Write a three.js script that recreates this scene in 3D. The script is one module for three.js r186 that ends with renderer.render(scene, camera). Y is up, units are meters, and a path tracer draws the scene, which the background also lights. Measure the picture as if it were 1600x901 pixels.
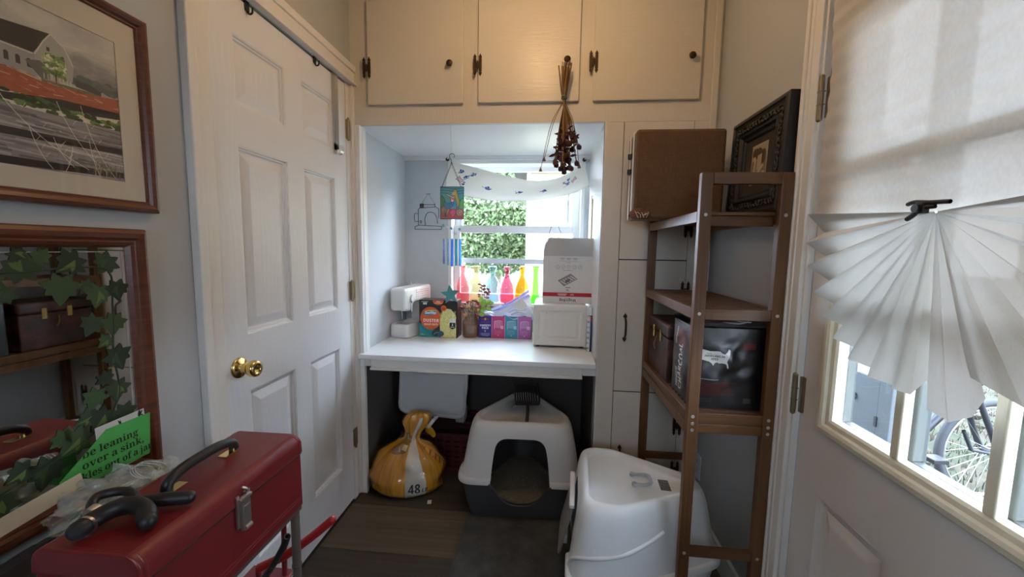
import * as THREE from 'three';
import { RoundedBoxGeometry } from 'three/addons/geometries/RoundedBoxGeometry.js';
import { mergeGeometries, mergeVertices, toCreasedNormals } from 'three/addons/utils/BufferGeometryUtils.js';
import { RectAreaLightUniformsLib } from 'three/addons/lights/RectAreaLightUniformsLib.js';
import { Brush, Evaluator, SUBTRACTION, INTERSECTION } from 'three-bvh-csg';

// ---------------------------------------------------------------- camera, sky, sun, lamp, exposure
const scene = new THREE.Scene();
const renderer = new THREE.WebGLRenderer({ antialias: true });
renderer.toneMapping = THREE.LinearToneMapping;
renderer.toneMappingExposure = 1.25;
renderer.shadowMap.enabled = true;
RectAreaLightUniformsLib.init();

const FOCAL = 618.22;                                   // pixels of a 1600 x 901 picture
const camera = new THREE.PerspectiveCamera(2 * Math.atan(450.5 / FOCAL) * 180 / Math.PI, 1600 / 901, 0.05, 200);
camera.position.set(0.9581, 1.2916, 1.8872);
camera.rotation.set(-0.10025, 0.09338, 0.0159, 'YXZ');

const SKY_LEVEL = 19.0;
{ // a bright, thinly clouded sky: air and cloud only
  const W = 256, H = 128, d = new Float32Array(W * H * 4);
  for (let y = 0; y < H; y++) for (let x = 0; x < W; x++) {
    const el = ((y + 0.5) / H - 0.5) * Math.PI, s = Math.max(0, Math.sin(el)), a = (x / W) * Math.PI * 2;
    const c = 0.5 + 0.25 * Math.sin(a * 3 + s * 7) * Math.cos(a * 2 - s * 9) * Math.cos(el) + 0.15 * Math.sin(a * 7 + s * 15) * Math.cos(el);
    const k = 0.9 + 0.14 * c, i = (y * W + x) * 4;
    d[i] = (0.80 - 0.11 * s) * k; d[i + 1] = (0.92 - 0.05 * s) * k; d[i + 2] = 1.13 * k; d[i + 3] = 1;
  }
  const sky = new THREE.DataTexture(d, W, H, THREE.RGBAFormat, THREE.FloatType);
  sky.mapping = THREE.EquirectangularReflectionMapping; sky.magFilter = THREE.LinearFilter; sky.needsUpdate = true;
  scene.background = sky; scene.backgroundIntensity = SKY_LEVEL;
}
const sun = new THREE.DirectionalLight(new THREE.Color().setRGB(1.0, 0.93, 0.82), 4.0);
sun.position.set(-6, 12, 7); sun.target.position.set(0, 0, 0);
sun.castShadow = true; sun.shadow.radius = 2; sun.shadow.mapSize.set(2048, 2048);
Object.assign(sun.shadow.camera, { left: -14, right: 14, top: 14, bottom: -14, near: 0.5, far: 50 });
scene.add(sun, sun.target);
const LAMP_COLOR = new THREE.Color().setRGB(1.0, 0.64, 0.32), LAMP_LEVEL = 0.56;

// ---------------------------------------------------------------- helpers
const rng = (s) => () => { s |= 0; s = (s + 0x6d2b79f5) | 0; let t = Math.imul(s ^ (s >>> 15), 1 | s); t = (t + Math.imul(t ^ (t >>> 7), 61 | t)) ^ t; return ((t ^ (t >>> 14)) >>> 0) / 4294967296; };
const V3 = (x, y, z) => new THREE.Vector3(x, y, z), V2 = (x, y) => new THREE.Vector2(x, y);
const lerp = (a, b, t) => a + (b - a) * t, clamp = (x, a = 0, b = 1) => Math.min(b, Math.max(a, x)), smooth = (t) => t * t * (3 - 2 * t);
const usedNames = new Map();
function numbered(n) { const k = usedNames.get(n) ?? 0; usedNames.set(n, k + 1); return k ? n + '_' + String(k).padStart(3, '0') : n; }
function tag(o, label, category, group, kind) { o.userData.label = label; if (category) o.userData.category = category; if (group) o.userData.group = group; if (kind) o.userData.kind = kind; return o; }
function thing(name, label, category, p = [0, 0, 0], turn = 0, group) {
  const o = new THREE.Group(); o.name = numbered(name); o.position.set(...p); o.rotation.y = turn; scene.add(o); return tag(o, label, category, group);
}
function P(parent, name, geo, mat, label) {
  const m = new THREE.Mesh(Array.isArray(geo) ? merge(geo) : geo, mat); m.castShadow = m.receiveShadow = true;
  m.name = parent === scene ? numbered(name) : name; if (label) m.userData.label = label; parent.add(m); return m;
}
function S(name, geo, mat, label) { const m = P(scene, name, geo, mat, label); m.userData.kind = 'structure'; return m; }
function merge(list) {
  return mergeGeometries(list.map((g) => {
    const k = g.index ? g.toNonIndexed() : g.clone();
    for (const a of Object.keys(k.attributes)) if (!['position', 'normal', 'uv'].includes(a)) k.deleteAttribute(a);
    if (!k.attributes.normal) k.computeVertexNormals();
    if (!k.attributes.uv) k.setAttribute('uv', new THREE.BufferAttribute(new Float32Array(k.attributes.position.count * 2), 2));
    return k;
  }));
}
// uv in metres from each face's main direction
function metric(g) {
  const k = g.index ? g.toNonIndexed() : g, p = k.attributes.position, uv = new Float32Array(p.count * 2), a = V3(), b = V3(), c = V3();
  for (let i = 0; i < p.count; i += 3) {
    a.fromBufferAttribute(p, i); b.fromBufferAttribute(p, i + 1); c.fromBufferAttribute(p, i + 2);
    const n = b.clone().sub(a).cross(c.clone().sub(a)), x = Math.abs(n.x), y = Math.abs(n.y), z = Math.abs(n.z);
    [a, b, c].forEach((v, j) => { const q = y >= x && y >= z ? [v.x, v.z] : x >= z ? [v.z, v.y] : [v.x, v.y]; uv[(i + j) * 2] = q[0]; uv[(i + j) * 2 + 1] = q[1]; });
  }
  k.setAttribute('uv', new THREE.BufferAttribute(uv, 2)); return k;
}
// swaps the uv so that the grain runs the other way
function turnUV(g) { const u = g.attributes.uv; for (let i = 0; i < u.count; i++) u.setXY(i, u.getY(i), u.getX(i)); return g; }
// box from corner to corner
function bx(x0, x1, y0, y1, z0, z1, r = 0) {
  const w = Math.abs(x1 - x0), h = Math.abs(y1 - y0), d = Math.abs(z1 - z0);
  const g = r ? new RoundedBoxGeometry(w, h, d, 2, Math.min(r, w / 2.01, h / 2.01, d / 2.01)) : new THREE.BoxGeometry(w, h, d);
  g.translate((x0 + x1) / 2, (y0 + y1) / 2, (z0 + z1) / 2); return metric(g);
}
function cyl(r0, r1, h, x, y, z, axis = 'y', seg = 24) {
  const g = new THREE.CylinderGeometry(r1, r0, h, seg);
  if (axis === 'x') g.rotateZ(-Math.PI / 2); if (axis === 'z') g.rotateX(Math.PI / 2);
  return g.translate(x, y, z);
}
const sph = (r, x, y, z, w = 16, h = 12) => new THREE.SphereGeometry(r, w, h).translate(x, y, z);
function tube(pts, r, seg = 32, rs = 8, closed = false) { return new THREE.TubeGeometry(new THREE.CatmullRomCurve3(pts.map((p) => (p.isVector3 ? p : V3(...p))), closed), seg, r, rs, closed); }
function rod(a, b, r, rs = 8) { return new THREE.TubeGeometry(new THREE.LineCurve3(V3(...a), V3(...b)), 1, r, rs, false); }
function extr(shape, depth, bevel = 0, seg = 2, curve = 16) {
  return new THREE.ExtrudeGeometry(shape, { depth, bevelEnabled: bevel > 0, bevelThickness: bevel, bevelSize: bevel, bevelOffset: -bevel, bevelSegments: seg, curveSegments: curve });
}
function poly(pts) { const s = new THREE.Shape(); pts.forEach((p, i) => (i ? s.lineTo(p[0], p[1]) : s.moveTo(p[0], p[1]))); s.closePath(); return s; }
function roundRect(w, h, r, x = 0, y = 0) {
  const s = new THREE.Shape(), a = x - w / 2, b = y - h / 2;
  s.moveTo(a + r, b); s.lineTo(a + w - r, b); s.absarc(a + w - r, b + r, r, -Math.PI / 2, 0); s.lineTo(a + w, b + h - r); s.absarc(a + w - r, b + h - r, r, 0, Math.PI / 2);
  s.lineTo(a + r, b + h); s.absarc(a + r, b + h - r, r, Math.PI / 2, Math.PI); s.lineTo(a, b + r); s.absarc(a + r, b + r, r, Math.PI, Math.PI * 1.5); return s;
}
// rectangular rings in the xy plane, each [inset, height]; cap closes the middle
function rings(w, h, list, cap = true) {
  const pos = [], quad = (a, b, c, d) => pos.push(...a, ...b, ...c, ...a, ...c, ...d);
  const ring = ([i, z]) => [[-w / 2 + i, -h / 2 + i, z], [w / 2 - i, -h / 2 + i, z], [w / 2 - i, h / 2 - i, z], [-w / 2 + i, h / 2 - i, z]];
  for (let k = 0; k + 1 < list.length; k++) { const A = ring(list[k]), B = ring(list[k + 1]); for (let s = 0; s < 4; s++) { const t = (s + 1) % 4; quad(A[s], A[t], B[t], B[s]); } }
  if (cap) { const A = ring(list[list.length - 1]); quad(A[0], A[1], A[2], A[3]); }
  const g = new THREE.BufferGeometry(); g.setAttribute('position', new THREE.BufferAttribute(new Float32Array(pos), 3)); g.computeVertexNormals(); return metric(g);
}
const faceXp = (g, x, y, z) => g.rotateY(Math.PI / 2).translate(x, y, z);     // local x -> -z, local z -> +x
const faceXn = (g, x, y, z) => g.rotateY(-Math.PI / 2).translate(x, y, z);    // local x -> +z, local z -> -x
// a surface f(u, v) -> [x, y, z]
function surf(f, nu, nv) {
  const pos = [], uv = [], idx = [];
  for (let j = 0; j <= nv; j++) for (let i = 0; i <= nu; i++) { pos.push(...f(i / nu, j / nv)); uv.push(i / nu, j / nv); }
  for (let j = 0; j < nv; j++) for (let i = 0; i < nu; i++) { const a = j * (nu + 1) + i, b = a + 1, c = a + nu + 1, d = c + 1; idx.push(a, b, d, a, d, c); }
  const g = new THREE.BufferGeometry(); g.setAttribute('position', new THREE.Float32BufferAttribute(pos, 3)); g.setAttribute('uv', new THREE.Float32BufferAttribute(uv, 2)); g.setIndex(idx); g.computeVertexNormals(); return g;
}
// closed solid through rings of equally many points, caps at both ends
function loft(rs) {
  const n = rs[0].length, pos = [], idx = [];
  rs.forEach((r) => r.forEach((p) => pos.push(...p)));
  const mid = (r) => r.reduce((s, p) => [s[0] + p[0] / n, s[1] + p[1] / n, s[2] + p[2] / n], [0, 0, 0]);
  pos.push(...mid(rs[0]), ...mid(rs[rs.length - 1])); const b = n * rs.length;
  for (let k = 0; k + 1 < rs.length; k++) for (let i = 0; i < n; i++) { const j = (i + 1) % n, a = k * n + i, c = k * n + j, d = a + n, e = c + n; idx.push(a, d, c, c, d, e); }
  for (let i = 0; i < n; i++) { const j = (i + 1) % n; idx.push(b, i, j, b + 1, (rs.length - 1) * n + j, (rs.length - 1) * n + i); }
  let vol = 0; const at = (i) => V3(pos[i * 3], pos[i * 3 + 1], pos[i * 3 + 2]);
  for (let i = 0; i < idx.length; i += 3) vol += at(idx[i]).dot(at(idx[i + 1]).cross(at(idx[i + 2])));
  if (vol < 0) for (let i = 0; i < idx.length; i += 3) [idx[i], idx[i + 1]] = [idx[i + 1], idx[i]];
  const g = new THREE.BufferGeometry(); g.setAttribute('position', new THREE.Float32BufferAttribute(pos, 3)); g.setIndex(idx);
  g.setAttribute('uv', new THREE.Float32BufferAttribute(new Float32Array(pos.length / 3 * 2), 2)); g.computeVertexNormals(); return g;
}
// outline with rounded corners: [[x, z, radius], ...] resampled to n points
function rounded(pts, n) {
  const path = [], m = pts.length;
  for (let i = 0; i < m; i++) {
    const p = V2(pts[i][0], pts[i][1]), a = V2(pts[(i + m - 1) % m][0], pts[(i + m - 1) % m][1]).sub(p), b = V2(pts[(i + 1) % m][0], pts[(i + 1) % m][1]).sub(p), r = pts[i][2];
    const half = Math.acos(clamp(a.clone().normalize().dot(b.clone().normalize()), -1, 1)) / 2, t = Math.min(r / Math.tan(half), a.length() * 0.49, b.length() * 0.49);
    const A = p.clone().add(a.normalize().multiplyScalar(t)), B = p.clone().add(b.normalize().multiplyScalar(t));
    for (let k = 0; k <= 10; k++) { const s = k / 10; path.push(A.clone().multiplyScalar((1 - s) ** 2).add(p.clone().multiplyScalar(2 * s * (1 - s))).add(B.clone().multiplyScalar(s * s))); }
  }
  const L = [0]; for (let i = 0; i < path.length; i++) L.push(L[i] + path[i].distanceTo(path[(i + 1) % path.length]));
  const out = []; let k = 0;
  for (let i = 0; i < n; i++) { const want = (i / n) * L[path.length]; while (L[k + 1] < want) k++; const t = (want - L[k]) / Math.max(1e-9, L[k + 1] - L[k]); out.push(path[k].clone().lerp(path[(k + 1) % path.length], t)); }
  return out;
}
const csg = new Evaluator(); csg.useGroups = false; csg.attributes = ['position', 'normal', 'uv'];
function cut(a, b, op = SUBTRACTION) {
  const A = new Brush(a.index ? a : mergeVertices(a)), B = new Brush(b.index ? b : mergeVertices(b)); A.updateMatrixWorld(); B.updateMatrixWorld();
  return csg.evaluate(A, B, op).geometry;
}

// ---------------------------------------------------------------- textures
function hash2(x, y, s) { let h = Math.imul(x | 0, 374761393) ^ Math.imul(y | 0, 668265263) ^ Math.imul(s | 0, 1442695041); h = Math.imul(h ^ (h >>> 13), 1274126177); return ((h ^ (h >>> 16)) >>> 0) / 4294967296; }
function noise(x, y, px, py, s) {   // tileable value noise with px by py cells
  const x0 = Math.floor(x), y0 = Math.floor(y), fx = smooth(x - x0), fy = smooth(y - y0), m = (a, n) => ((a % n) + n) % n;
  const h = (i, j) => hash2(m(i, px), m(j, py), s);
  return lerp(lerp(h(x0, y0), h(x0 + 1, y0), fx), lerp(h(x0, y0 + 1), h(x0 + 1, y0 + 1), fx), fy);
}
function fbm(u, v, cx, cy, s, oct = 4) { let t = 0, a = 0.5; for (let o = 0; o < oct; o++) { t += a * noise(u * cx, v * cy, cx, cy, s + o); cx *= 2; cy *= 2; a *= 0.5; } return t / (1 - Math.pow(0.5, oct)); }
function dataTex(w, h, f, srgb, rx = 1, ry = rx) {
  const d = new Uint8Array(w * h * 4);
  for (let y = 0; y < h; y++) for (let x = 0; x < w; x++) { const c = f(x / w, y / h), i = (y * w + x) * 4; d[i] = c[0]; d[i + 1] = c[1] ?? c[0]; d[i + 2] = c[2] ?? c[0]; d[i + 3] = 255; }
  const t = new THREE.DataTexture(d, w, h); t.wrapS = t.wrapT = THREE.RepeatWrapping; t.magFilter = t.minFilter = THREE.LinearFilter; if (srgb) t.colorSpace = THREE.SRGBColorSpace; t.repeat.set(rx, ry); t.needsUpdate = true; return t;
}
function canvasTex(w, h, draw, srgb = true) {
  const c = document.createElement('canvas'); c.width = w; c.height = h; const g = c.getContext('2d'); draw(g, w, h);
  const t = new THREE.CanvasTexture(c); if (srgb) t.colorSpace = THREE.SRGBColorSpace; t.magFilter = THREE.LinearFilter; t.needsUpdate = true; return t;
}
const rep = (t, x, y = x) => { const k = t.clone(); k.repeat.set(x, y); k.needsUpdate = true; return k; };
const bumpPaint = dataTex(256, 256, (u, v) => [255 * (0.6 * fbm(u, v, 24, 24, 3, 4) + 0.4 * fbm(u, v, 6, 6, 9, 3))], false, 3);
const bumpBrush = dataTex(256, 256, (u, v) => [255 * (0.65 * fbm(u, v, 90, 5, 5, 3) + 0.35 * fbm(u, v, 20, 14, 8, 3))], false, 5);
const grain = (s, base, dark, cx = 3, cy = 40) => (u, v) => {
  const n = fbm(u, v, cx, cy, s, 4), r = fbm(u, v, 2, 9, s + 30, 3), k = clamp(0.55 * n + 0.6 * r + 0.25 * Math.sin((v * 9 + r * 2.2) * 6.283) * 0.35);
  return base.map((b, i) => lerp(dark[i], b, k));
};
const texShelf = dataTex(256, 256, grain(11, [114, 76, 44], [76, 48, 26]), true, 1.4, 6);
const texFrameWood = dataTex(256, 256, grain(17, [116, 62, 37], [66, 32, 19]), true, 1.5, 7);
const texPlank = [[21, [98, 84, 69], [62, 52, 42]], [22, [78, 68, 56], [48, 41, 34]], [23, [108, 93, 75], [72, 60, 48]], [24, [66, 59, 50], [42, 37, 31]]].map(([s, a, b]) => dataTex(256, 256, grain(s, a, b, 3, 26), true, 1.1, 3));
const bumpGrain = dataTex(256, 256, (u, v) => [255 * fbm(u, v, 4, 60, 41, 4)], false, 1.2, 4);
const bumpDoor = dataTex(256, 512, (u, v) => { const r = fbm(u, v, 3, 2, 44, 3); return [255 * (0.5 + 0.25 * Math.sin((u * 22 + r * 9) * 6.28) * fbm(u, v, 40, 3, 50, 3) + 0.3 * (fbm(u, v, 70, 4, 55, 3) - 0.5))]; }, false, 2, 1);
const bumpCloth = dataTex(128, 128, (u, v) => [255 * (0.5 + 0.25 * Math.sin(u * 6.283 * 32) + 0.25 * Math.sin(v * 6.283 * 32))], false, 12);
const texLinen = dataTex(256, 256, (u, v) => { const k = 0.82 + 0.2 * (fbm(u, v, 6, 110, 61, 2) - 0.5) + 0.2 * (fbm(u, v, 110, 6, 62, 2) - 0.5) + 0.10 * (fbm(u, v, 5, 5, 63, 4) - 0.5); return [122 * k, 85 * k, 52 * k]; }, true, 3);
const texLeather = dataTex(256, 256, (u, v) => { const k = 0.6 + 0.9 * (fbm(u, v, 9, 9, 71, 4) - 0.4); return [92 * k, 52 * k, 42 * k]; }, true, 3);
const bumpLeather = dataTex(256, 256, (u, v) => [255 * fbm(u, v, 40, 40, 75, 3)], false, 5);
const bumpRib = dataTex(128, 128, (u, v) => [128 + 90 * Math.sin((u + v) * 6.283 * 14) * Math.sin((u - v) * 6.283 * 4) + 30 * (fbm(u, v, 30, 30, 81, 2) - 0.5)], false, 9);
const texMat = dataTex(256, 256, (u, v) => { const k = 0.8 + 0.5 * (fbm(u, v, 12, 12, 85, 4) - 0.5), d = hash2(u * 256, v * 256, 4) > 0.9993 ? 90 : 0; return [84 * k + d, 82 * k + d, 78 * k + d]; }, true, 1.6);
const texLitter = dataTex(256, 256, (u, v) => { const k = 0.5 + 0.9 * fbm(u, v, 90, 90, 91, 2); return [150 * k, 140 * k, 120 * k]; }, true, 4);
const texPaper = dataTex(256, 256, (u, v) => { const k = 0.97 + 0.06 * (fbm(u, v, 60, 30, 95, 3) - 0.5); return [208 * k, 203 * k, 194 * k]; }, true, 3);
const texGrass = dataTex(512, 512, (u, v) => { const a = fbm(u, v, 7, 7, 101, 4), b = fbm(u, v, 120, 120, 102, 2), k = 0.65 + 0.7 * b, dirt = smooth(clamp((a - 0.5) * 6)); return [lerp(36, 54, dirt) * k, lerp(40, 46, dirt) * k, lerp(20, 33, dirt) * k]; }, true, 0.45);

// ---------------------------------------------------------------- materials
const mat = (o) => new THREE.MeshStandardMaterial({ roughness: 0.6, ...o, color: Array.isArray(o.color) ? new THREE.Color().setRGB(...o.color) : (o.color ?? 0xffffff) });
const phys = (o) => new THREE.MeshPhysicalMaterial({ roughness: 0.5, ...o, color: Array.isArray(o.color) ? new THREE.Color().setRGB(...o.color) : (o.color ?? 0xffffff) });
const M = {
  wall: mat({ color: [0.45, 0.46, 0.46], roughness: 0.75, bumpMap: bumpPaint, bumpScale: 0.0008 }),
  ceiling: mat({ color: [0.8, 0.79, 0.77], roughness: 0.8, bumpMap: bumpPaint, bumpScale: 0.001 }),
  niche: mat({ color: [0.6, 0.63, 0.645], roughness: 0.6, bumpMap: bumpPaint, bumpScale: 0.0006 }),
  nicheWhite: mat({ color: [0.86, 0.87, 0.86], roughness: 0.3, bumpMap: bumpPaint, bumpScale: 0.0003 }),
  white: mat({ color: [0.76, 0.74, 0.71], roughness: 0.42, bumpMap: bumpBrush, bumpScale: 0.0004 }),
  door: mat({ color: [0.74, 0.74, 0.75], roughness: 0.4, bumpMap: bumpDoor, bumpScale: 0.0006 }),
  trim: mat({ color: [0.74, 0.71, 0.66], roughness: 0.45, bumpMap: bumpBrush, bumpScale: 0.0003 }),
  cabinet: mat({ color: [0.66, 0.61, 0.53], roughness: 0.36, bumpMap: bumpBrush, bumpScale: 0.0007 }),
  counter: mat({ color: [0.8, 0.81, 0.81], roughness: 0.35, bumpMap: bumpPaint, bumpScale: 0.0004 }),
  extDoor: mat({ color: [0.62, 0.58, 0.54], roughness: 0.5, bumpMap: bumpPaint, bumpScale: 0.0003 }),
  extTrim: mat({ color: [0.66, 0.60, 0.46], roughness: 0.42, bumpMap: bumpBrush, bumpScale: 0.0003 }),
  outerTrim: mat({ color: [0.06, 0.072, 0.07], roughness: 0.6 }),
  gap: mat({ color: [0.03, 0.025, 0.02], roughness: 0.9 }),
  bronze: mat({ color: [0.05, 0.028, 0.016], roughness: 0.45, metalness: 0.6 }),
  black: mat({ color: [0.012, 0.012, 0.013], roughness: 0.45 }),
  blackMatte: mat({ color: [0.02, 0.02, 0.022], roughness: 0.8 }),
  steel: mat({ color: [0.62, 0.61, 0.59], roughness: 0.3, metalness: 1 }),
  hinge: mat({ color: [0.32, 0.26, 0.17], roughness: 0.4, metalness: 1 }),
  brass: mat({ color: [0.82, 0.62, 0.24], roughness: 0.15, metalness: 1 }),
  wire: mat({ color: [0.05, 0.05, 0.055], roughness: 0.5, metalness: 0.4 }),
  glass: phys({ color: [0.97, 0.98, 0.98], roughness: 0, transmission: 1, thickness: 0, ior: 1.5 }),
  frameGlass: phys({ color: [1, 1, 1], roughness: 0.02, transmission: 1, thickness: 0, specularIntensity: 0.6 }),
  mirror: mat({ color: [0.72, 0.73, 0.72], roughness: 0.02, metalness: 1 }),
  shelf: mat({ map: texShelf, roughness: 0.4, bumpMap: bumpGrain, bumpScale: 0.0003 }),
  frameWood: mat({ map: texFrameWood, roughness: 0.35 }),
  red: phys({ color: [0.17, 0.009, 0.012], roughness: 0.38, clearcoat: 0.25, clearcoatRoughness: 0.35, bumpMap: bumpPaint, bumpScale: 0.0003 }),
  redBright: mat({ color: [0.40, 0.012, 0.015], roughness: 0.35 }),
  plasticWhite: mat({ color: [0.70, 0.70, 0.68], roughness: 0.32 }),
  hoodWhite: mat({ color: [0.52, 0.495, 0.46], roughness: 0.4 }),
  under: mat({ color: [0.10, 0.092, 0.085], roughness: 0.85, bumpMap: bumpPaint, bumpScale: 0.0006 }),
  plasticGrey: mat({ color: [0.055, 0.055, 0.058], roughness: 0.5 }),
  appliance: mat({ color: [0.74, 0.73, 0.69], roughness: 0.35 }),
  greyPlastic: mat({ color: [0.35, 0.35, 0.36], roughness: 0.5 }),
  suitcase: mat({ map: texLinen, roughness: 0.8, bumpMap: bumpCloth, bumpScale: 0.0003 }),
  cream: mat({ color: [0.66, 0.6, 0.46], roughness: 0.6 }),
  leather: mat({ map: texLeather, roughness: 0.5, bumpMap: bumpLeather, bumpScale: 0.0006 }),
  string: mat({ color: [0.6, 0.58, 0.53], roughness: 0.9 }),
  twine: mat({ color: [0.28, 0.17, 0.08], roughness: 0.9 }),
};

// ================================================================ THE SETTING
const W = 1.685, CEIL = 2.44, NB = -0.655, ROOM = 3.2;     // right wall, ceiling, back of the window recess, far end behind the camera
function SS(name, geo, m, label, category) { const o = S(name, geo, m); tag(o, label, category, null, 'structure'); return o; }

// floor: wood-look planks, each its own piece, on a dark slab
const floor = SS('floor', bx(-0.15, W + 0.15, -0.16, -0.004, -0.82, ROOM + 0.12), M.gap, 'dark wood-look plank floor of the utility room', 'floor');
{
  const r = rng(5), pm = texPlank.map((t) => mat({ map: t, roughness: 0.55, bumpMap: bumpGrain, bumpScale: 0.0004 })), pw = 0.148, gw = 0.0012;
  const cache = new Map();
  let k = 0;
  for (let z = NB + 0.002; z < 2.2; z += pw, k++) {
    let x = -0.01 - r() * 0.9;
    while (x < W) {
      const x1 = x + 1.22, a = Math.max(x + gw, 0.0), b = Math.min(x1 - gw, W), zb = Math.min(z + pw - gw, 2.2);
      if (b - a > 0.03) {
        const g = bx(a, b, -0.004, 0, z + gw, zb); const u = g.attributes.uv, du = r() * 7, dv = r() * 7;
        for (let i = 0; i < u.count; i++) u.setXY(i, u.getX(i) + du, u.getY(i) + dv);
        P(floor, 'plank', g, pm[Math.floor(r() * 4)]);
      }
      x = x1;
    }
  }
  P(floor, 'plank', bx(0, W, -0.004, 0, 2.202, ROOM), pm[0]);
}
SS('ceiling', bx(-0.15, W + 0.15, CEIL, CEIL + 0.2, -0.82, ROOM + 0.12), M.ceiling, 'white ceiling above the cabinets', 'ceiling');
SS('wall_left', [bx(-0.15, -0.05, 0, CEIL, NB - 0.05, ROOM), bx(-0.05, -0.006, 2.045, CEIL, -0.03, 0.826), bx(-0.05, -0.006, 0, CEIL, 0.826, ROOM), bx(-0.05, -0.006, 0, 2.045, -0.02, 0.054)], M.wall, 'grey painted wall with the picture and mirror', 'wall');
SS('wall_right', [bx(W, W + 0.13, 0, CEIL, NB - 0.05, 0.695), bx(W, W + 0.13, 2.045, CEIL, 0.695, 1.52), bx(W, W + 0.13, 0, CEIL, 1.52, ROOM)], M.wall, 'grey painted wall behind the open wooden shelf', 'wall');
const RW = [0.62, 1.16, 1.32, 1.88];   // opening of a small window added behind the camera for fill daylight
SS('wall_rear', [bx(-0.15, RW[0], 0, CEIL, ROOM, ROOM + 0.12), bx(RW[1], W + 0.13, 0, CEIL, ROOM, ROOM + 0.12), bx(RW[0], RW[1], 0, RW[2], ROOM, ROOM + 0.12), bx(RW[0], RW[1], RW[3], CEIL, ROOM, ROOM + 0.12)], M.wall, 'plain grey wall with an added small window at the other end of the room', 'wall');
{
  const w = SS('window_2', new THREE.BufferGeometry(), M.nicheWhite, 'added small white window letting in fill daylight at the other end of the room', 'window'), z0 = ROOM + 0.03, z1 = ROOM + 0.08;
  P(w, 'window_frame', [bx(RW[0], RW[0] + 0.05, RW[2], RW[3], z0, z1, 0.003), bx(RW[1] - 0.05, RW[1], RW[2], RW[3], z0, z1, 0.003), bx(RW[0] + 0.05, RW[1] - 0.05, RW[2], RW[2] + 0.05, z0, z1, 0.003), bx(RW[0] + 0.05, RW[1] - 0.05, RW[3] - 0.05, RW[3], z0, z1, 0.003)], M.nicheWhite);
  P(w, 'sill', bx(RW[0] - 0.03, RW[1] + 0.03, RW[2] - 0.02, RW[2] + 0.004, ROOM - 0.03, z0, 0.004), M.nicheWhite);
  P(w, 'pane', bx(RW[0] + 0.05, RW[1] - 0.05, RW[2] + 0.05, RW[3] - 0.05, ROOM + 0.055, ROOM + 0.0555), M.glass);
}
// window wall and recess
const WX0 = 0.298, WX1 = 1.165, WY0 = 0.935, WY1 = 1.845;
SS('wall_back', [bx(-0.3, WX0, -0.3, CEIL + 0.2, -0.82, NB), bx(WX1, 1.95, -0.3, CEIL + 0.2, -0.82, NB), bx(WX0, WX1, -0.3, WY0, -0.82, NB), bx(WX0, WX1, WY1, CEIL + 0.2, -0.82, NB)], M.niche, 'grey wall around the window above the counter', 'wall');
SS('wall_recess_left', [bx(-0.05, 0.012, 0.73, CEIL, NB, -0.02)], M.niche, 'pale grey side wall of the window recess beside the sewing machine', 'wall');
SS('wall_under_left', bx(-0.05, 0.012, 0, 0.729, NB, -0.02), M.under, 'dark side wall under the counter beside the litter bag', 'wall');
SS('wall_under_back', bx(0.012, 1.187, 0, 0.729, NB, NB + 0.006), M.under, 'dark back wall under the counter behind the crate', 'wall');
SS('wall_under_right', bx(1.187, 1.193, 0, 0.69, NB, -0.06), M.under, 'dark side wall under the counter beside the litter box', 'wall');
SS('wall_recess_right', bx(1.193, 1.213, 0, 1.95, NB, -0.001), M.nicheWhite, 'white side panel of the window recess beside the spray can', 'wall');
SS('ceiling_recess', bx(0.012, 1.193, 1.869, 1.95, NB, -0.02), M.nicheWhite, 'glossy white underside of the wall cabinet over the window recess', 'ceiling');
SS('trim_1', [bx(0.012, 1.193, 1.845, 1.869, NB, NB + 0.018), bx(0.012, 1.193, 1.856, 1.869, NB + 0.018, NB + 0.026)], M.nicheWhite, 'thin white moulding where the recess ceiling meets the window wall', 'trim');
SS('trim_2', [bx(0.0, 0.034, 0, 1.869, -0.02, 0.0), bx(0.024, 0.034, 0.70, 1.869, 0, 0.004, 0.001), bx(0.036 - 0.01, 0.036, 0.70, 1.869, -0.06, -0.02)], M.nicheWhite, 'narrow white strip on the left edge of the window recess', 'trim');
SS('baseboard_left', bx(0.012, 0.024, 0, 0.06, NB, -0.02), M.trim, 'low white baseboard inside the recess under the counter', 'baseboard');
SS('baseboard_right', [bx(W - 0.014, W, 0, 0.1, 0.0, 0.6), bx(W - 0.014, W, 0, 0.1, 1.6, ROOM)], M.trim, 'white baseboard along the wall behind the shelf', 'baseboard');
SS('baseboard_rear', bx(-0.006, 0.008, 0, 0.09, 0.905, ROOM), M.trim, 'white baseboard under the mirror', 'baseboard');

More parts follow.
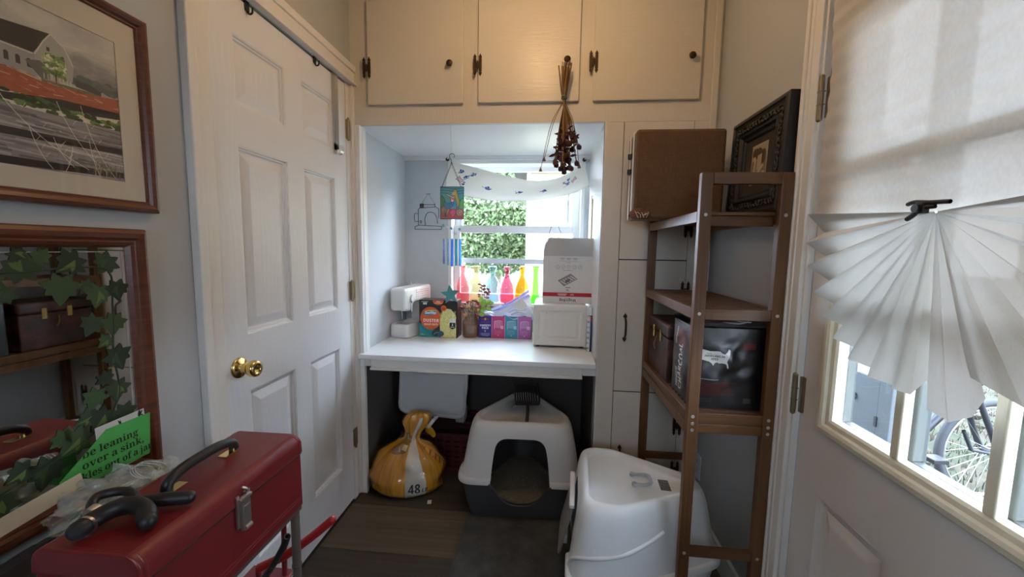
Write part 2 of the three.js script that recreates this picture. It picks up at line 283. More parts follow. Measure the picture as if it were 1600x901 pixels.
// --- left door: six moulded panels
{
  const d = SS('door_1', new THREE.BufferGeometry(), M.door, 'white six-panel interior door with a brass knob', 'door');
  const z0 = 0.058, z1 = 0.82, y0 = 0.012, y1 = 2.038, zc = (z0 + z1) / 2, fx = -0.006;
  const cols = [[0.165, 0.387], [0.487, 0.718]], rows = [[0.222, 0.817], [1.003, 1.595], [1.717, 1.922]];
  const sh = poly([[-z1, y0], [-z0, y0], [-z0, y1], [-z1, y1]]);
  for (const [a, b] of cols) for (const [c, e] of rows) { const h = new THREE.Path(); h.moveTo(-b, c); h.lineTo(-b, e); h.lineTo(-a, e); h.lineTo(-a, c); h.closePath(); sh.holes.push(h); }
  P(d, 'frame', metric(extr(sh, 0.035).translate(0, 0, -0.035).rotateY(Math.PI / 2).translate(fx, 0, 0)), M.door);
  for (const [a, b] of cols) for (const [c, e] of rows) {
    P(d, 'door_panel', faceXp(rings(b - a, e - c, [[0, -0.001], [0.004, -0.002], [0.006, -0.0065], [0.011, -0.0075], [0.014, -0.0125], [0.019, -0.0135], [0.047, -0.0045], [0.049, -0.004]]), fx, (c + e) / 2, (a + b) / 2), M.door);
  }
  // knob
  const kn = new THREE.LatheGeometry([[0, 0], [0.033, 0], [0.033, 0.003], [0.029, 0.007], [0.016, 0.010], [0.012, 0.014], [0.0115, 0.028], [0.014, 0.032], [0.024, 0.040], [0.0265, 0.047], [0.0265, 0.055], [0.024, 0.062], [0.018, 0.064], [0.013, 0.0625], [0.011, 0.060], [0, 0.060]].map((p) => V2(...p)), 32);
  P(d, 'knob', kn.rotateZ(-Math.PI / 2).translate(fx, 0.905, 0.76), M.brass, 'polished brass knob');
  for (const y of [1.835, 1.076, 0.329]) P(d, 'hinge', [cyl(0.006, 0.006, 0.088, 0.006, y, 0.054, 'y', 12), bx(-0.006, 0.001, y - 0.044, y + 0.044, 0.026, 0.058), sph(0.006, 0.006, y + 0.047, 0.054, 8, 6), sph(0.006, 0.006, y - 0.047, 0.054, 8, 6), bx(0.0045, 0.0125, y - 0.016, y - 0.014, 0.047, 0.061), bx(0.0045, 0.0125, y + 0.014, y + 0.016, 0.047, 0.061)], M.hinge, 'small worn brass hinge');
}
// casing of the left door
{
  const prof = (z0, z1, y0, y1) => [bx(-0.006, 0.012, y0, y1, z0, z1, 0.003), bx(0.008, 0.019, y0, y1, z0 + (z1 - z0) * 0.62, z1, 0.004)];
  SS('trim_3', [...prof(0.826, 0.90, 0, 2.05), bx(-0.006, 0.014, 2.047, 2.135, -0.0, 0.90, 0.003), bx(0.008, 0.022, 2.105, 2.135, -0.0, 0.90, 0.004), bx(0.008, 0.026, 2.047, 2.056, 0.0, 0.86, 0.002),
    bx(-0.006, 0.008, 0.012, 2.05, 0.0, 0.024, 0.002), bx(-0.006, 0.012, 0.012, 2.05, 0.0, 0.012, 0.002), bx(-0.02, -0.004, 0, 2.045, 0.024, 0.056)], M.trim, 'white wooden casing around the six-panel door', 'door casing');
}
// --- window over the counter
{
  const w = SS('window_1', new THREE.BufferGeometry(), M.nicheWhite, 'white double-hung window behind the row of glass bottles', 'window');
  const jamb = [bx(WX0, WX0 + 0.02, WY0, WY1, -0.82, NB), bx(WX1 - 0.02, WX1, WY0, WY1, -0.82, NB), bx(WX0, WX1, WY1 - 0.02, WY1, -0.82, NB)];
  P(w, 'jamb', jamb, M.nicheWhite);
  P(w, 'sill', [bx(WX0 - 0.03, WX1 + 0.03 - 0.01, WY0 - 0.018, WY0 + 0.004, -0.82, NB + 0.03, 0.004)], M.nicheWhite, 'white window sill');
  const sash = (y0, y1, z, top, bot, st) => [bx(WX0 + 0.02, WX0 + 0.02 + st, y0, y1, z - 0.035, z, 0.003), bx(WX1 - 0.02 - st, WX1 - 0.02, y0, y1, z - 0.035, z, 0.003), bx(WX0 + 0.02 + st, WX1 - 0.02 - st, y1 - top, y1, z - 0.034, z - 0.001), bx(WX0 + 0.02 + st, WX1 - 0.02 - st, y0, y0 + bot, z - 0.034, z - 0.001)];
  P(w, 'upper_sash', sash(1.395, WY1 - 0.02, -0.765, 0.03, 0.045, 0.05), M.nicheWhite);
  P(w, 'lower_sash', sash(WY0 + 0.004, 1.44, -0.725, 0.045, 0.05, 0.042), M.nicheWhite);
  P(w, 'storm_rail', [bx(WX0 + 0.02, WX1 - 0.02, 1.188, 1.222, -0.815, -0.805), bx(WX1 - 0.10, WX1 - 0.085, 1.44, 1.8, -0.815, -0.805)], M.greyPlastic, 'grey rail of the storm window');
  P(w, 'pane', bx(WX0 + 0.06, WX1 - 0.06, 1.43, WY1 - 0.05, -0.783, -0.7825), M.glass);
  P(w, 'pane', bx(WX0 + 0.06, WX1 - 0.06, WY0 + 0.05, 1.40, -0.743, -0.7425), M.glass);
}
// --- exterior door on the right, nine panes above, panels below
{
  const d = SS('door_2', new THREE.BufferGeometry(), M.extDoor, 'off-white exterior door with a nine-pane window and paper shade', 'door');
  const z0 = 0.70, z1 = 1.513, y0 = 0.01, y1 = 2.038, X0 = 1.698, X1 = 1.742, zc = (z0 + z1) / 2;
  const gz0 = 0.828, gz1 = 1.385, gy0 = 0.862, gy1 = 1.855;
  const sh = poly([[z0, y0], [z1, y0], [z1, y1], [z0, y1]]);
  const hole = (a, b, c, e) => { const h = new THREE.Path(); h.moveTo(a, c); h.lineTo(a, e); h.lineTo(b, e); h.lineTo(b, c); h.closePath(); sh.holes.push(h); };
  hole(gz0 - 0.002, gz1 + 0.002, gy0 - 0.002, gy1 + 0.002);
  const lows = [[0.793, 1.03], [1.183, 1.42]]; lows.forEach(([a, b]) => hole(a, b, 0.14, 0.643));
  P(d, 'slab', metric(extr(sh, X1 - X0).rotateY(-Math.PI / 2).translate(X1, 0, 0)), M.extDoor);
  for (const [a, b] of lows) {
    P(d, 'door_panel', faceXn(rings(b - a, 0.503, [[0, 0.0005], [0.006, 0.001], [0.009, -0.004], [0.014, -0.005], [0.018, -0.0095], [0.03, -0.0105], [0.055, -0.002], [0.06, -0.0015]]), X0, 0.3915, (a + b) / 2), M.extDoor);
    P(d, 'door_panel', bx(X0 + 0.013, X1 - 0.002, 0.14, 0.643, a, b), M.extDoor);
  }
  // moulding frame around the glass, inside and outside
  const fw = 0.046;
  P(d, 'window_moulding', faceXn(rings(gz1 - gz0 + 2 * fw, gy1 - gy0 + 2 * fw, [[0, 0], [0.001, 0.008], [0.006, 0.014], [0.018, 0.017], [0.026, 0.014], [0.030, 0.008], [0.040, 0.0065], [fw, 0.002], [fw, -0.02]], false), X0, (gy0 + gy1) / 2, (gz0 + gz1) / 2), M.extTrim, 'yellowed moulding around the door glass');
  P(d, 'window_moulding', faceXp(rings(gz1 - gz0 + 2 * fw, gy1 - gy0 + 2 * fw, [[0, 0], [0.001, 0.008], [0.006, 0.013], [0.03, 0.011], [fw, 0.002], [fw, -0.02]], false), X1, (gy0 + gy1) / 2, (gz0 + gz1) / 2), M.outerTrim);
  const mz = [gz0, 1.015, 1.198, gz1], my = [gy0, 1.185, 1.515, gy1];
  const bar = (g) => P(d, 'muntin', g, M.extTrim);
  for (const z of mz.slice(1, 3)) { bar(bx(X0 - 0.006, X0 + 0.016, gy0, gy1, z - 0.0105, z + 0.0105, 0.004)); P(d, 'outer_muntin', bx(X0 + 0.024, X1 + 0.008, gy0, gy1, z - 0.0105, z + 0.0105, 0.004), M.outerTrim); }
  for (const y of my.slice(1, 3)) { bar(bx(X0 - 0.005, X0 + 0.0155, y - 0.0105, y + 0.0105, gz0, gz1, 0.004)); P(d, 'outer_muntin', bx(X0 + 0.0245, X1 + 0.007, y - 0.0105, y + 0.0105, gz0, gz1, 0.004), M.outerTrim); }
  for (let i = 0; i < 3; i++) for (let j = 0; j < 3; j++) P(d, 'pane', bx(X0 + 0.0196, X0 + 0.0204, my[j] + 0.001, my[j + 1] - 0.001, mz[i] + 0.001, mz[i + 1] - 0.001), M.glass);
  for (const y of [1.71, 0.885, 0.2]) P(d, 'hinge', [cyl(0.007, 0.007, 0.105, 1.679, y, 0.694, 'y', 12), bx(1.683, 1.699, y - 0.052, y + 0.052, 0.668, 0.694), bx(1.69, 1.699, y - 0.052, y + 0.052, 0.694, 0.712), sph(0.0075, 1.679, y + 0.055, 0.694, 8, 6), sph(0.0075, 1.679, y - 0.055, 0.694, 8, 6), bx(1.6715, 1.6865, y - 0.018, y - 0.016, 0.6865, 0.7015), bx(1.6715, 1.6865, y + 0.016, y + 0.018, 0.6865, 0.7015)], M.hinge, 'tarnished brass butt hinge');
  P(d, 'knob', new THREE.LatheGeometry([[0, 0], [0.033, 0], [0.03, 0.006], [0.013, 0.012], [0.013, 0.03], [0.026, 0.042], [0.026, 0.056], [0.018, 0.064], [0, 0.065]].map((p) => V2(...p)), 24).rotateZ(Math.PI / 2).translate(X0, 0.92, 1.455), M.brass);
  // casing
  const cas = [bx(W - 0.016, W + 0.002, 0, 2.05, 0.625, 0.69, 0.004), bx(W - 0.022, W - 0.008, 0, 2.05, 0.626, 0.642, 0.005), bx(W - 0.019, W - 0.01, 0, 2.05, 0.652, 0.66, 0.004), bx(W - 0.006, W + 0.012, 0, 2.045, 0.684, 0.698),
    bx(W - 0.016, W + 0.002, 0, 2.05, 1.52, 1.59, 0.004), bx(W - 0.022, W - 0.008, 0, 2.05, 1.574, 1.59, 0.005), bx(W - 0.016, W + 0.002, 2.045, 2.12, 0.625, 1.59, 0.004)];
  SS('trim_4', cas, M.trim, 'moulded white casing around the exterior door', 'door casing');
}
SS('added_eaves', bx(W + 0.13, W + 0.75, CEIL + 0.02, CEIL + 0.12, -0.82, ROOM + 0.12), M.outerTrim, 'added roof overhang shading the ground outside the exterior door', 'added_eaves');  // unseen overhang, added to shade the ground by the door
// threshold and step outside
SS('step_outside', bx(1.815, 2.1, -0.3, -0.02, 0.6, 1.6), mat({ color: [0.3, 0.29, 0.27], roughness: 0.9 }), 'low concrete step outside the exterior door', 'step');

// ================================================================ LAMP
{
  const t = thing('ceiling_lamp', 'round opal glass ceiling lamp giving warm light', 'lamp', [0.88, CEIL, 0.68]);
  P(t, 'canopy', new THREE.LatheGeometry([[0, 0], [0.11, 0], [0.115, -0.012], [0.1, -0.024], [0, -0.024]].map((p) => V2(...p)), 32), M.brass);
  const globe = P(t, 'shade', new THREE.SphereGeometry(0.09, 32, 20).scale(1, 0.72, 1).translate(0, -0.085, 0), mat({ color: [0.9, 0.85, 0.75], emissive: LAMP_COLOR, emissiveIntensity: 2.2, roughness: 0.4 }));
  const l = new THREE.PointLight(LAMP_COLOR, LAMP_LEVEL); l.position.set(0, -0.085, 0); l.castShadow = true; l.shadow.radius = 1.2; t.add(l);
}

// ================================================================ BUILT-IN CABINETS
const heart = (s) => { const h = new THREE.Shape(); h.moveTo(0, 1.25 * s); h.bezierCurveTo(0.12 * s, 0.7 * s, 0.62 * s, 0.5 * s, 0.6 * s, 0.02 * s); h.bezierCurveTo(0.58 * s, -0.42 * s, 0.15 * s, -0.42 * s, 0, -0.12 * s); h.bezierCurveTo(-0.15 * s, -0.42 * s, -0.58 * s, -0.42 * s, -0.6 * s, 0.02 * s); h.bezierCurveTo(-0.62 * s, 0.5 * s, -0.12 * s, 0.7 * s, 0, 1.25 * s); return h; };
function hingeH(x, y, z) {   // black H hinge with spear tips
  const leaf = (cx, k) => { const s = new THREE.Shape(); const w = 0.0066, h = 0.027;
    s.moveTo(-w, -h); s.lineTo(-0.004, -h - 0.002); s.bezierCurveTo(-0.012, -h - 0.009, -0.003, -h - 0.012, 0, -h - 0.023); s.bezierCurveTo(0.003, -h - 0.012, 0.012, -h - 0.009, 0.004, -h - 0.002); s.lineTo(w, -h);
    s.lineTo(w, h); s.lineTo(0.004, h + 0.002); s.bezierCurveTo(0.012, h + 0.009, 0.003, h + 0.012, 0, h + 0.023); s.bezierCurveTo(-0.003, h + 0.012, -0.012, h + 0.009, -0.004, h + 0.002); s.lineTo(-w, h); s.closePath();
    return extr(s, 0.002, 0.0006, 1, 6).translate(cx, 0, 0); };
  return merge([leaf(-0.0125), leaf(0.0125), bx(-0.008, 0.008, -0.013, 0.013, 0, 0.0025), cyl(0.0032, 0.0032, 0.034, 0, 0, 0.003, 'y', 10)]).translate(x, y, z);
}
const knobRound = (x, y, z, r = 0.015) => new THREE.LatheGeometry([[0, 0], [0.006, 0], [0.006, 0.012], [r * 0.8, 0.016], [r, 0.021], [r * 0.85, 0.026], [0, 0.029]].map((p) => V2(...p)), 20).rotateX(Math.PI / 2).translate(x, y, z);
{
  const t = thing('wall_cabinet', 'cream painted three-door wall cabinet above the window recess', 'cabinet');
  const sh = poly([[-0.006, 1.869], [W, 1.869], [W, CEIL], [-0.006, CEIL]]);
  P(t, 'face_frame', metric(extr(sh, 0.02).translate(0, 0, -0.02)), M.cabinet);
  P(t, 'carcass', bx(0.012, W, 1.952, CEIL, NB, -0.021), M.cabinet);
  P(t, 'moulding', [bx(1.643, 1.672, 0, CEIL, 0, 0.012, 0.004)], M.cabinet);
  for (const [x0, x1, kx, ky] of [[0.0853, 0.5422, 0.483, 2.125], [0.6112, 1.0707, 1.014, 2.127], [1.1327, 1.5925, 1.547, 2.129]]) {
    const d = P(t, 'door', turnUV(bx(x0, x1, 1.9555, 2.418, 0.0005, 0.0165, 0.004)), M.cabinet);
    P(d, 'knob', knobRound(kx, ky, 0.016), M.bronze, 'dark bronze knob');
    P(d, 'hinge', hingeH(x0 - 0.002, 2.121, 0.0168), M.bronze, 'antique bronze H hinge with spear tips');
  }
}
{
  const t = thing('tall_cabinet', 'cream tall narrow cabinet with three doors behind the open shelf', 'cabinet');
  P(t, 'face_frame', metric(extr(poly([[1.193, 0], [W, 0], [W, 1.868], [1.193, 1.868]]), 0.02).translate(0, 0, -0.02)), M.cabinet);
  P(t, 'carcass', bx(1.2135, W, 0.0, 1.868, NB, -0.021), M.cabinet);
  P(t, 'stile_edge', bx(1.193, 1.197, 0, 1.868, -0.02, 0.0012), M.nicheWhite);
  const dd = [[1.252, 1.866], [0.6215, 1.2465], [0.10, 0.6165]];
  dd.forEach(([y0, y1], i) => {
    const d = P(t, 'door', bx(1.2795, 1.5815, y0, y1, 0.0005, 0.0045, 0.0015), M.cabinet);
    P(d, 'seam', [bx(1.277, 1.2795, y0 - 0.003, y1 + 0.001, 0, 0.0008), bx(1.5815, 1.584, y0 - 0.003, y1 + 0.001, 0, 0.0008), bx(1.277, 1.584, y0 - 0.005, y0, 0, 0.0008)], M.gap);
    if (i) {   // iron pull with heart ends
      const cy = i === 1 ? 0.93 : 0.285, x = 1.319;
      P(d, 'handle', [extr(heart(0.015), 0.003, 0.001, 1, 8).translate(x, cy + 0.052, 0.005), extr(heart(0.015), 0.003, 0.001, 1, 8).rotateZ(Math.PI).translate(x, cy - 0.052, 0.005), tube([[x, cy + 0.048, 0.007], [x, cy + 0.034, 0.026], [x, cy, 0.032], [x, cy - 0.034, 0.026], [x, cy - 0.048, 0.007]], 0.0052, 20, 8)], M.bronze, 'black iron pull with heart-shaped ends');
    }
    for (const hy of [y0 + 0.14, y1 - (i === 0 ? 0.47 : 0.14)]) if (!(i === 0 && hy < 1.3)) P(d, 'hinge', hingeH(1.583, i === 0 && hy > 1.39 && hy < 1.45 ? 1.40 : i === 2 && hy > 0.4 ? 0.463 : hy, 0.0052), M.bronze, 'black H hinge with spear tips');
  });
}
{
  const t = thing('countertop', 'white painted wooden counter under the window with an apron below', 'counter');
  P(t, 'top', bx(0.014, 1.191, 0.729, 0.753, NB + 0.003, 0.03, 0.003), M.counter);
  P(t, 'apron', [bx(0.07, 1.128, 0.675, 0.729, -0.006, 0.006), bx(0.07, 1.128, 0.672, 0.684, 0.006, 0.02, 0.002)], M.trim);
  for (const [a, b] of [[0.036, 0.069], [1.13, 1.191]]) P(t, 'bracket', bx(a, b, 0.69, 0.729, -0.30, 0.012), M.trim);
}
// ================================================================ ON THE COUNTER
const CT = 0.753;
{ // sewing machine: local x runs from head (-x) to hand wheel, z towards the operator
  const t = thing('sewing_machine', 'white sewing machine standing at the left end of the counter', 'sewing machine', [0.112, CT, -0.486], 1.34); t.scale.set(0.8, 1.04, 0.84);
  const base = rounded([[-0.185, -0.075, 0.03], [0.185, -0.075, 0.03], [0.185, 0.075, 0.03], [-0.185, 0.075, 0.03]], 64);
  const cx = (s, y) => base.map((p) => [p.x * s, y, p.y * s]);
  P(t, 'base', loft([cx(0.93, 0), cx(0.97, 0.006), cx(1, 0.02), cx(0.985, 0.07), cx(0.95, 0.078), cx(0.9, 0.08)]), M.appliance);
  const s = new THREE.Shape(); s.moveTo(0.085, 0.075); s.lineTo(0.178, 0.075); s.lineTo(0.176, 0.27); s.quadraticCurveTo(0.174, 0.292, 0.15, 0.292); s.lineTo(-0.15, 0.285); s.quadraticCurveTo(-0.18, 0.283, -0.182, 0.25); s.lineTo(-0.176, 0.175); s.quadraticCurveTo(-0.174, 0.155, -0.15, 0.155); s.lineTo(-0.115, 0.155); s.quadraticCurveTo(-0.1, 0.157, -0.095, 0.175); s.quadraticCurveTo(-0.085, 0.2, -0.05, 0.2); s.lineTo(0.05, 0.198); s.quadraticCurveTo(0.085, 0.195, 0.085, 0.16); s.closePath();
  P(t, 'body', extr(s, 0.098, 0.016, 4, 12).translate(0, 0, -0.049), M.appliance);
  P(t, 'head_cover', new RoundedBoxGeometry(0.045, 0.13, 0.125, 4, 0.02).translate(-0.172, 0.222, 0), M.appliance);
  const panel = canvasTex(256, 160, (g, w, h) => { g.fillStyle = '#e2e0d8'; g.fillRect(0, 0, w, h); const r = rng(3); for (let i = 0; i < 42; i++) { g.strokeStyle = ['#6f8a52', '#9a5b58', '#55575c', '#8d8a84'][i % 4]; g.lineWidth = 3; g.beginPath(); const x = 12 + (i % 11) * 22, y = 24 + Math.floor(i / 11) * 34; g.moveTo(x, y); for (let k = 0; k < 4; k++) g.lineTo(x + (k % 2) * 9, y + k * 6); g.stroke(); } g.fillStyle = '#b4483c'; g.fillRect(0, 0, w, 6); });
  P(t, 'stitch_panel', bx(-0.05, 0.14, 0.212, 0.276, 0.0645, 0.0662), mat({ map: (() => { panel.wrapS = panel.wrapT = THREE.RepeatWrapping; return rep(panel, 5.26, 15.6); })(), roughness: 0.4 }), 'printed panel of stitch patterns');
  P(t, 'dial', cyl(0.024, 0.022, 0.016, -0.11, 0.225, 0.071, 'z'), M.plasticWhite); P(t, 'dial', cyl(0.016, 0.015, 0.02, 0.112, 0.17, 0.072, 'z'), M.plasticWhite);
  P(t, 'hand_wheel', cyl(0.038, 0.036, 0.024, 0.192, 0.235, 0, 'x', 32), M.plasticWhite);
  P(t, 'needle_bar', [cyl(0.004, 0.004, 0.05, -0.135, 0.13, 0), bx(-0.15, -0.12, 0.093, 0.096, -0.012, 0.014), cyl(0.006, 0.006, 0.03, -0.122, 0.142, -0.01), cyl(0.0012, 0.0012, 0.03, -0.135, 0.096, 0)], M.steel, 'steel needle bar and presser foot');
  P(t, 'needle_plate', bx(-0.165, -0.105, 0.079, 0.0812, -0.035, 0.045), M.steel);
  for (const x of [0.02, 0.10]) P(t, 'spool_pin', [cyl(0.003, 0.003, 0.022, x, 0.301, -0.02), cyl(0.01, 0.01, 0.004, x, 0.294, -0.02)], M.plasticWhite);
  P(t, 'presser_lever', bx(-0.125, -0.11, 0.15, 0.19, 0.066, 0.072, 0.002), M.plasticWhite);
}
// printed boxes: six faces, the front one printed
function printed(name, label, w, h, d, p, turn, front, sideMat, parent, scale = 1) {
  const t = thing(name, label, 'box', p, turn);
  P(t, 'carton', bx(-w / 2, w / 2, 0, h, -d / 2, d / 2, 0.0015), sideMat);
  const g = new THREE.PlaneGeometry(w * 0.995, h * 0.99).translate(0, h / 2, d / 2 + 0.0006);
  P(t, 'front_print', g, mat({ map: front, roughness: 0.4 }), 'printed front of the box');
  return t;
}
{
  const tx = canvasTex(512, 480, (g, w, h) => {
    g.fillStyle = '#2a2626'; g.fillRect(0, 0, w, h);
    g.fillStyle = '#1f7f80'; g.beginPath(); g.moveTo(0, 300); g.quadraticCurveTo(120, 360, 250, 400); g.lineTo(270, h); g.lineTo(0, h); g.fill();
    g.fillStyle = '#2d8f8e'; g.beginPath(); g.moveTo(0, 330); g.quadraticCurveTo(90, 420, 180, h); g.lineTo(0, h); g.fill();
    g.fillStyle = '#d8602a'; g.beginPath(); g.ellipse(155, 235, 140, 148, 0, 0, 7); g.fill();
    g.fillStyle = '#d8602a'; g.beginPath(); g.ellipse(258, 0, 76, 62, 0, 0, 7); g.fill();
    g.fillStyle = '#f2e6dc'; g.font = 'bold 22px sans-serif'; g.textAlign = 'center'; g.fillText('NEW', 258, 26); g.fillRect(205, 34, 106, 5);
    // logo with a swoosh
    g.fillStyle = '#3c7f9c'; g.beginPath(); g.ellipse(150, 165, 98, 30, -0.12, 0, 7); g.fill(); g.fillStyle = '#d9e26a'; g.beginPath(); g.moveTo(60, 150); g.quadraticCurveTo(150, 112, 258, 140); g.quadraticCurveTo(160, 132, 60, 150); g.fill();
    g.fillStyle = '#ffffff'; g.font = 'italic bold 46px sans-serif'; g.fillText('Swiffer', 152, 180);
    g.font = 'bold 58px sans-serif'; g.fillStyle = '#f7ede2'; g.fillText('DUSTER', 160, 284); g.font = 'bold 32px sans-serif'; g.fillText('HEAVY DUTY', 160, 326);
    // yellow duster
    const r = rng(9); g.fillStyle = '#d9cf86'; g.beginPath(); g.moveTo(300, h); for (const [x, y] of [[285, 420], [278, 330], [280, 240], [300, 165], [330, 120], [380, 104], [430, 112], [470, 160], [492, 230], [498, 340], [496, h]]) g.lineTo(x, y); g.fill();
    for (let i = 0; i < 900; i++) { g.strokeStyle = ['#efe8ac', '#b9ad5e', '#e4da90', '#cfc472'][i % 4]; g.lineWidth = 3; const x = 285 + r() * 205, y = 125 + r() * 350; g.beginPath(); g.moveTo(x, y); g.quadraticCurveTo(x + 8, y + 10, x + (r() - 0.5) * 30, y + 22); g.stroke(); }
    g.fillStyle = '#d8602a'; g.beginPath(); g.arc(330, 100, 38, 0, 7); g.fill(); g.fillStyle = '#b2401c'; g.fillRect(308, 92, 46, 34);
    g.fillStyle = '#d8d8cf'; g.beginPath(); g.moveTo(410, 240); g.quadraticCurveTo(448, 208, 486, 240); g.lineTo(486, 290); g.lineTo(410, 290); g.fill();
    g.fillStyle = '#1d1d20'; g.beginPath(); g.moveTo(410, 284); g.lineTo(488, 284); g.lineTo(488, 345); g.quadraticCurveTo(448, 390, 410, 345); g.fill();
    g.fillStyle = '#fff'; g.font = 'bold 40px sans-serif'; g.fillText('2', 448, 326); g.font = 'bold 14px sans-serif'; g.fillText('REFILLS', 448, 348);
    g.strokeStyle = '#2b3f44'; g.fillStyle = '#22383e'; g.beginPath(); g.ellipse(222, 428, 52, 42, 0, 0, 7); g.fill(); g.fillStyle = '#2f5560'; g.beginPath(); g.ellipse(292, 432, 42, 36, 0, 0, 7); g.fill(); g.strokeStyle = '#cfd8d4'; g.lineWidth = 4; g.beginPath(); g.moveTo(196, 446); g.quadraticCurveTo(222, 410, 256, 420); g.stroke();
    g.fillStyle = '#f0eee6'; g.fillRect(30, 20, 90, 6); g.beginPath(); g.arc(66, 46, 14, 0, 7); g.arc(92, 46, 14, 0, 7); g.fill(); g.fillStyle = '#d5ddd5'; g.fillRect(16, 440, 40, 5); g.fillRect(16, 452, 60, 4);
  });
  const t = printed('duster_box', 'dark box of duster refills with an orange circle beside the sewing machine', 0.236, 0.226, 0.10, [0.303, CT, -0.454], -0.03, tx, mat({ color: [0.03, 0.027, 0.027], roughness: 0.4 }));
  P(t, 'side_print', bx(0.1183, 0.1187, 0.02, 0.2, -0.04, 0.04), mat({ color: [0.1, 0.02, 0.02], roughness: 0.4 }));
}
{
  const can = (g, x, w, c) => { g.fillStyle = c; g.globalAlpha = 0.6; g.fillRect(x + w * 0.22, 60, w * 0.5, 90); g.globalAlpha = 1; g.strokeStyle = 'rgba(235,235,245,.75)'; g.lineWidth = 5; g.beginPath(); g.moveTo(x + w * 0.2, 170); g.lineTo(x + w * 0.2, 70); g.quadraticCurveTo(x + w * 0.5, 48, x + w * 0.78, 62); g.lineTo(x + w * 0.8, 110); g.stroke(); g.fillStyle = 'rgba(240,240,250,.6)'; g.fillRect(x + w * 0.68, 118, w * 0.22, 44); g.strokeStyle = 'rgba(240,240,250,.35)'; g.lineWidth = 3; for (let k = 0; k < 6; k++) { g.beginPath(); g.moveTo(x + w * 0.2, 180 + k * 10); g.lineTo(x + w * 0.75, 180 + k * 10); g.stroke(); } g.fillStyle = 'rgba(240,240,250,.5)'; g.fillRect(x + w * 0.45, 236, w * 0.1, 16); };
  const tx = canvasTex(640, 280, (g, w, h) => {
    const cols = ['#26217f', '#c23a72', '#3f8fa8', '#ac62a4'];
    cols.forEach((c, i) => { g.fillStyle = c; g.fillRect(i * 160, 0, 160, h); if (i) { g.fillStyle = 'rgba(225,220,245,.6)'; g.fillRect(i * 160 - 3, 0, 6, h); can(g, i * 160, 160, ['', '#d7a6c0', '#9fb9c6', '#c2a0c4'][i]); } });
    g.fillStyle = '#d9a33a'; g.beginPath(); g.arc(80, 42, 15, 0, 7); g.fill(); g.fillStyle = '#a81e30';
    for (const s of [-1, 1]) { g.beginPath(); g.moveTo(80 + s * 8, 38); g.quadraticCurveTo(80 + s * 26, 28, 80 + s * 42, 34); g.lineTo(80 + s * 46, 56); g.quadraticCurveTo(80 + s * 28, 44, 80 + s * 8, 52); g.fill(); }
    g.fillStyle = '#8d2a6e'; g.textAlign = 'center'; g.font = 'bold 26px sans-serif'; g.fillText('Red Bull', 80, 88);
    g.fillStyle = '#fff'; g.font = 'bold 34px sans-serif'; g.fillText('VARIETY', 80, 134); g.fillText('PACK', 80, 166); g.font = 'bold 26px sans-serif'; g.fillText('X', 80, 204);
    g.fillStyle = 'rgba(255,255,255,.75)'; g.fillRect(24, 222, 112, 4); g.fillRect(20, 238, 120, 5); g.fillRect(38, 252, 84, 4);
  });
  const t = thing('drink_carton', 'opened variety pack drink carton of blue, pink and teal panels', 'box', [0.7, CT, -0.505], 0.0);
  const c = mat({ color: [0.12, 0.09, 0.3], roughness: 0.45 }), w = 0.318, h = 0.135, d = 0.13;
  P(t, 'carton', [bx(-w / 2, w / 2, 0, 0.002, -d / 2, d / 2), bx(-w / 2, w / 2, 0, h, d / 2 - 0.002, d / 2), bx(-w / 2, w / 2, 0, h, -d / 2, -d / 2 + 0.002), bx(-w / 2, -w / 2 + 0.002, 0, h, -d / 2, d / 2), bx(w / 2 - 0.002, w / 2, 0, h, -d / 2, d / 2)], c);
  P(t, 'front_print', new THREE.PlaneGeometry(w * 0.995, h * 0.99).translate(0, h / 2, d / 2 + 0.0006), mat({ map: tx, roughness: 0.4 }), 'printed front with four coloured panels');
}
{ // zip bag lying over the carton
  const t = thing('zip_bag', 'clear zip bag with a blue seal lying over the open drink carton', 'bag', [0, 0, 0]);
  const r = (u, v, s) => fbm(u, v, 5, 5, s, 3) - 0.5;
  const f = (u, v) => { const top = [lerp(0.545, 0.838, u), lerp(0.898, 1.052, u) - 0.02 * Math.sin(u * 3.14)], bot = [lerp(0.56, 0.862, u), 0.888 + 0.012 * Math.sin(u * 17)]; return [lerp(bot[0], top[0], v) + 0.01 * r(u, v, 3), lerp(bot[1], top[1], v) + 0.008 * r(u, v, 5), -0.455 - 0.07 * v + 0.045 * r(u, v, 7) - 0.03 * Math.sin(v * 3.14) * u]; };
  P(t, 'film', [surf(f, 24, 16), surf((u, v) => { const p = f(u, v); return [p[0] + 0.004, p[1] - 0.006 - 0.02 * Math.sin(v * 3.14), p[2] + 0.012 + 0.03 * Math.sin(v * 3.14) * Math.sin(u * 3.14)]; }, 24, 16)], phys({ color: [0.88, 0.91, 1], roughness: 0.16, transmission: 0.5, thickness: 0 }));
  const seal = (o) => surf((u, v) => { const p = f(u, 0.9 - o); const q = f(u, 0.86 - o + v * 0.09); return [q[0], q[1], q[2] + 0.016]; }, 24, 2);
  P(t, 'seal', [seal(0), seal(0.17)], phys({ color: [0.22, 0.36, 0.95], roughness: 0.3, transmission: 0.35, thickness: 0 }), 'blue zip seal');
  P(t, 'contents', [bx(-0.035, 0.035, -0.03, 0.03, -0.002, 0.002, 0.001).rotateZ(0.7).rotateX(-0.35).translate(0.79, 0.95, -0.475), tube([[0.72, 0.91, -0.46], [0.76, 0.93, -0.455], [0.8, 0.925, -0.46], [0.83, 0.94, -0.47]], 0.004, 16, 6), tube([[0.735, 0.9, -0.455], [0.78, 0.915, -0.45], [0.83, 0.912, -0.455]], 0.0035, 16, 6)], M.plasticWhite, 'white packet and cord inside the bag');
}
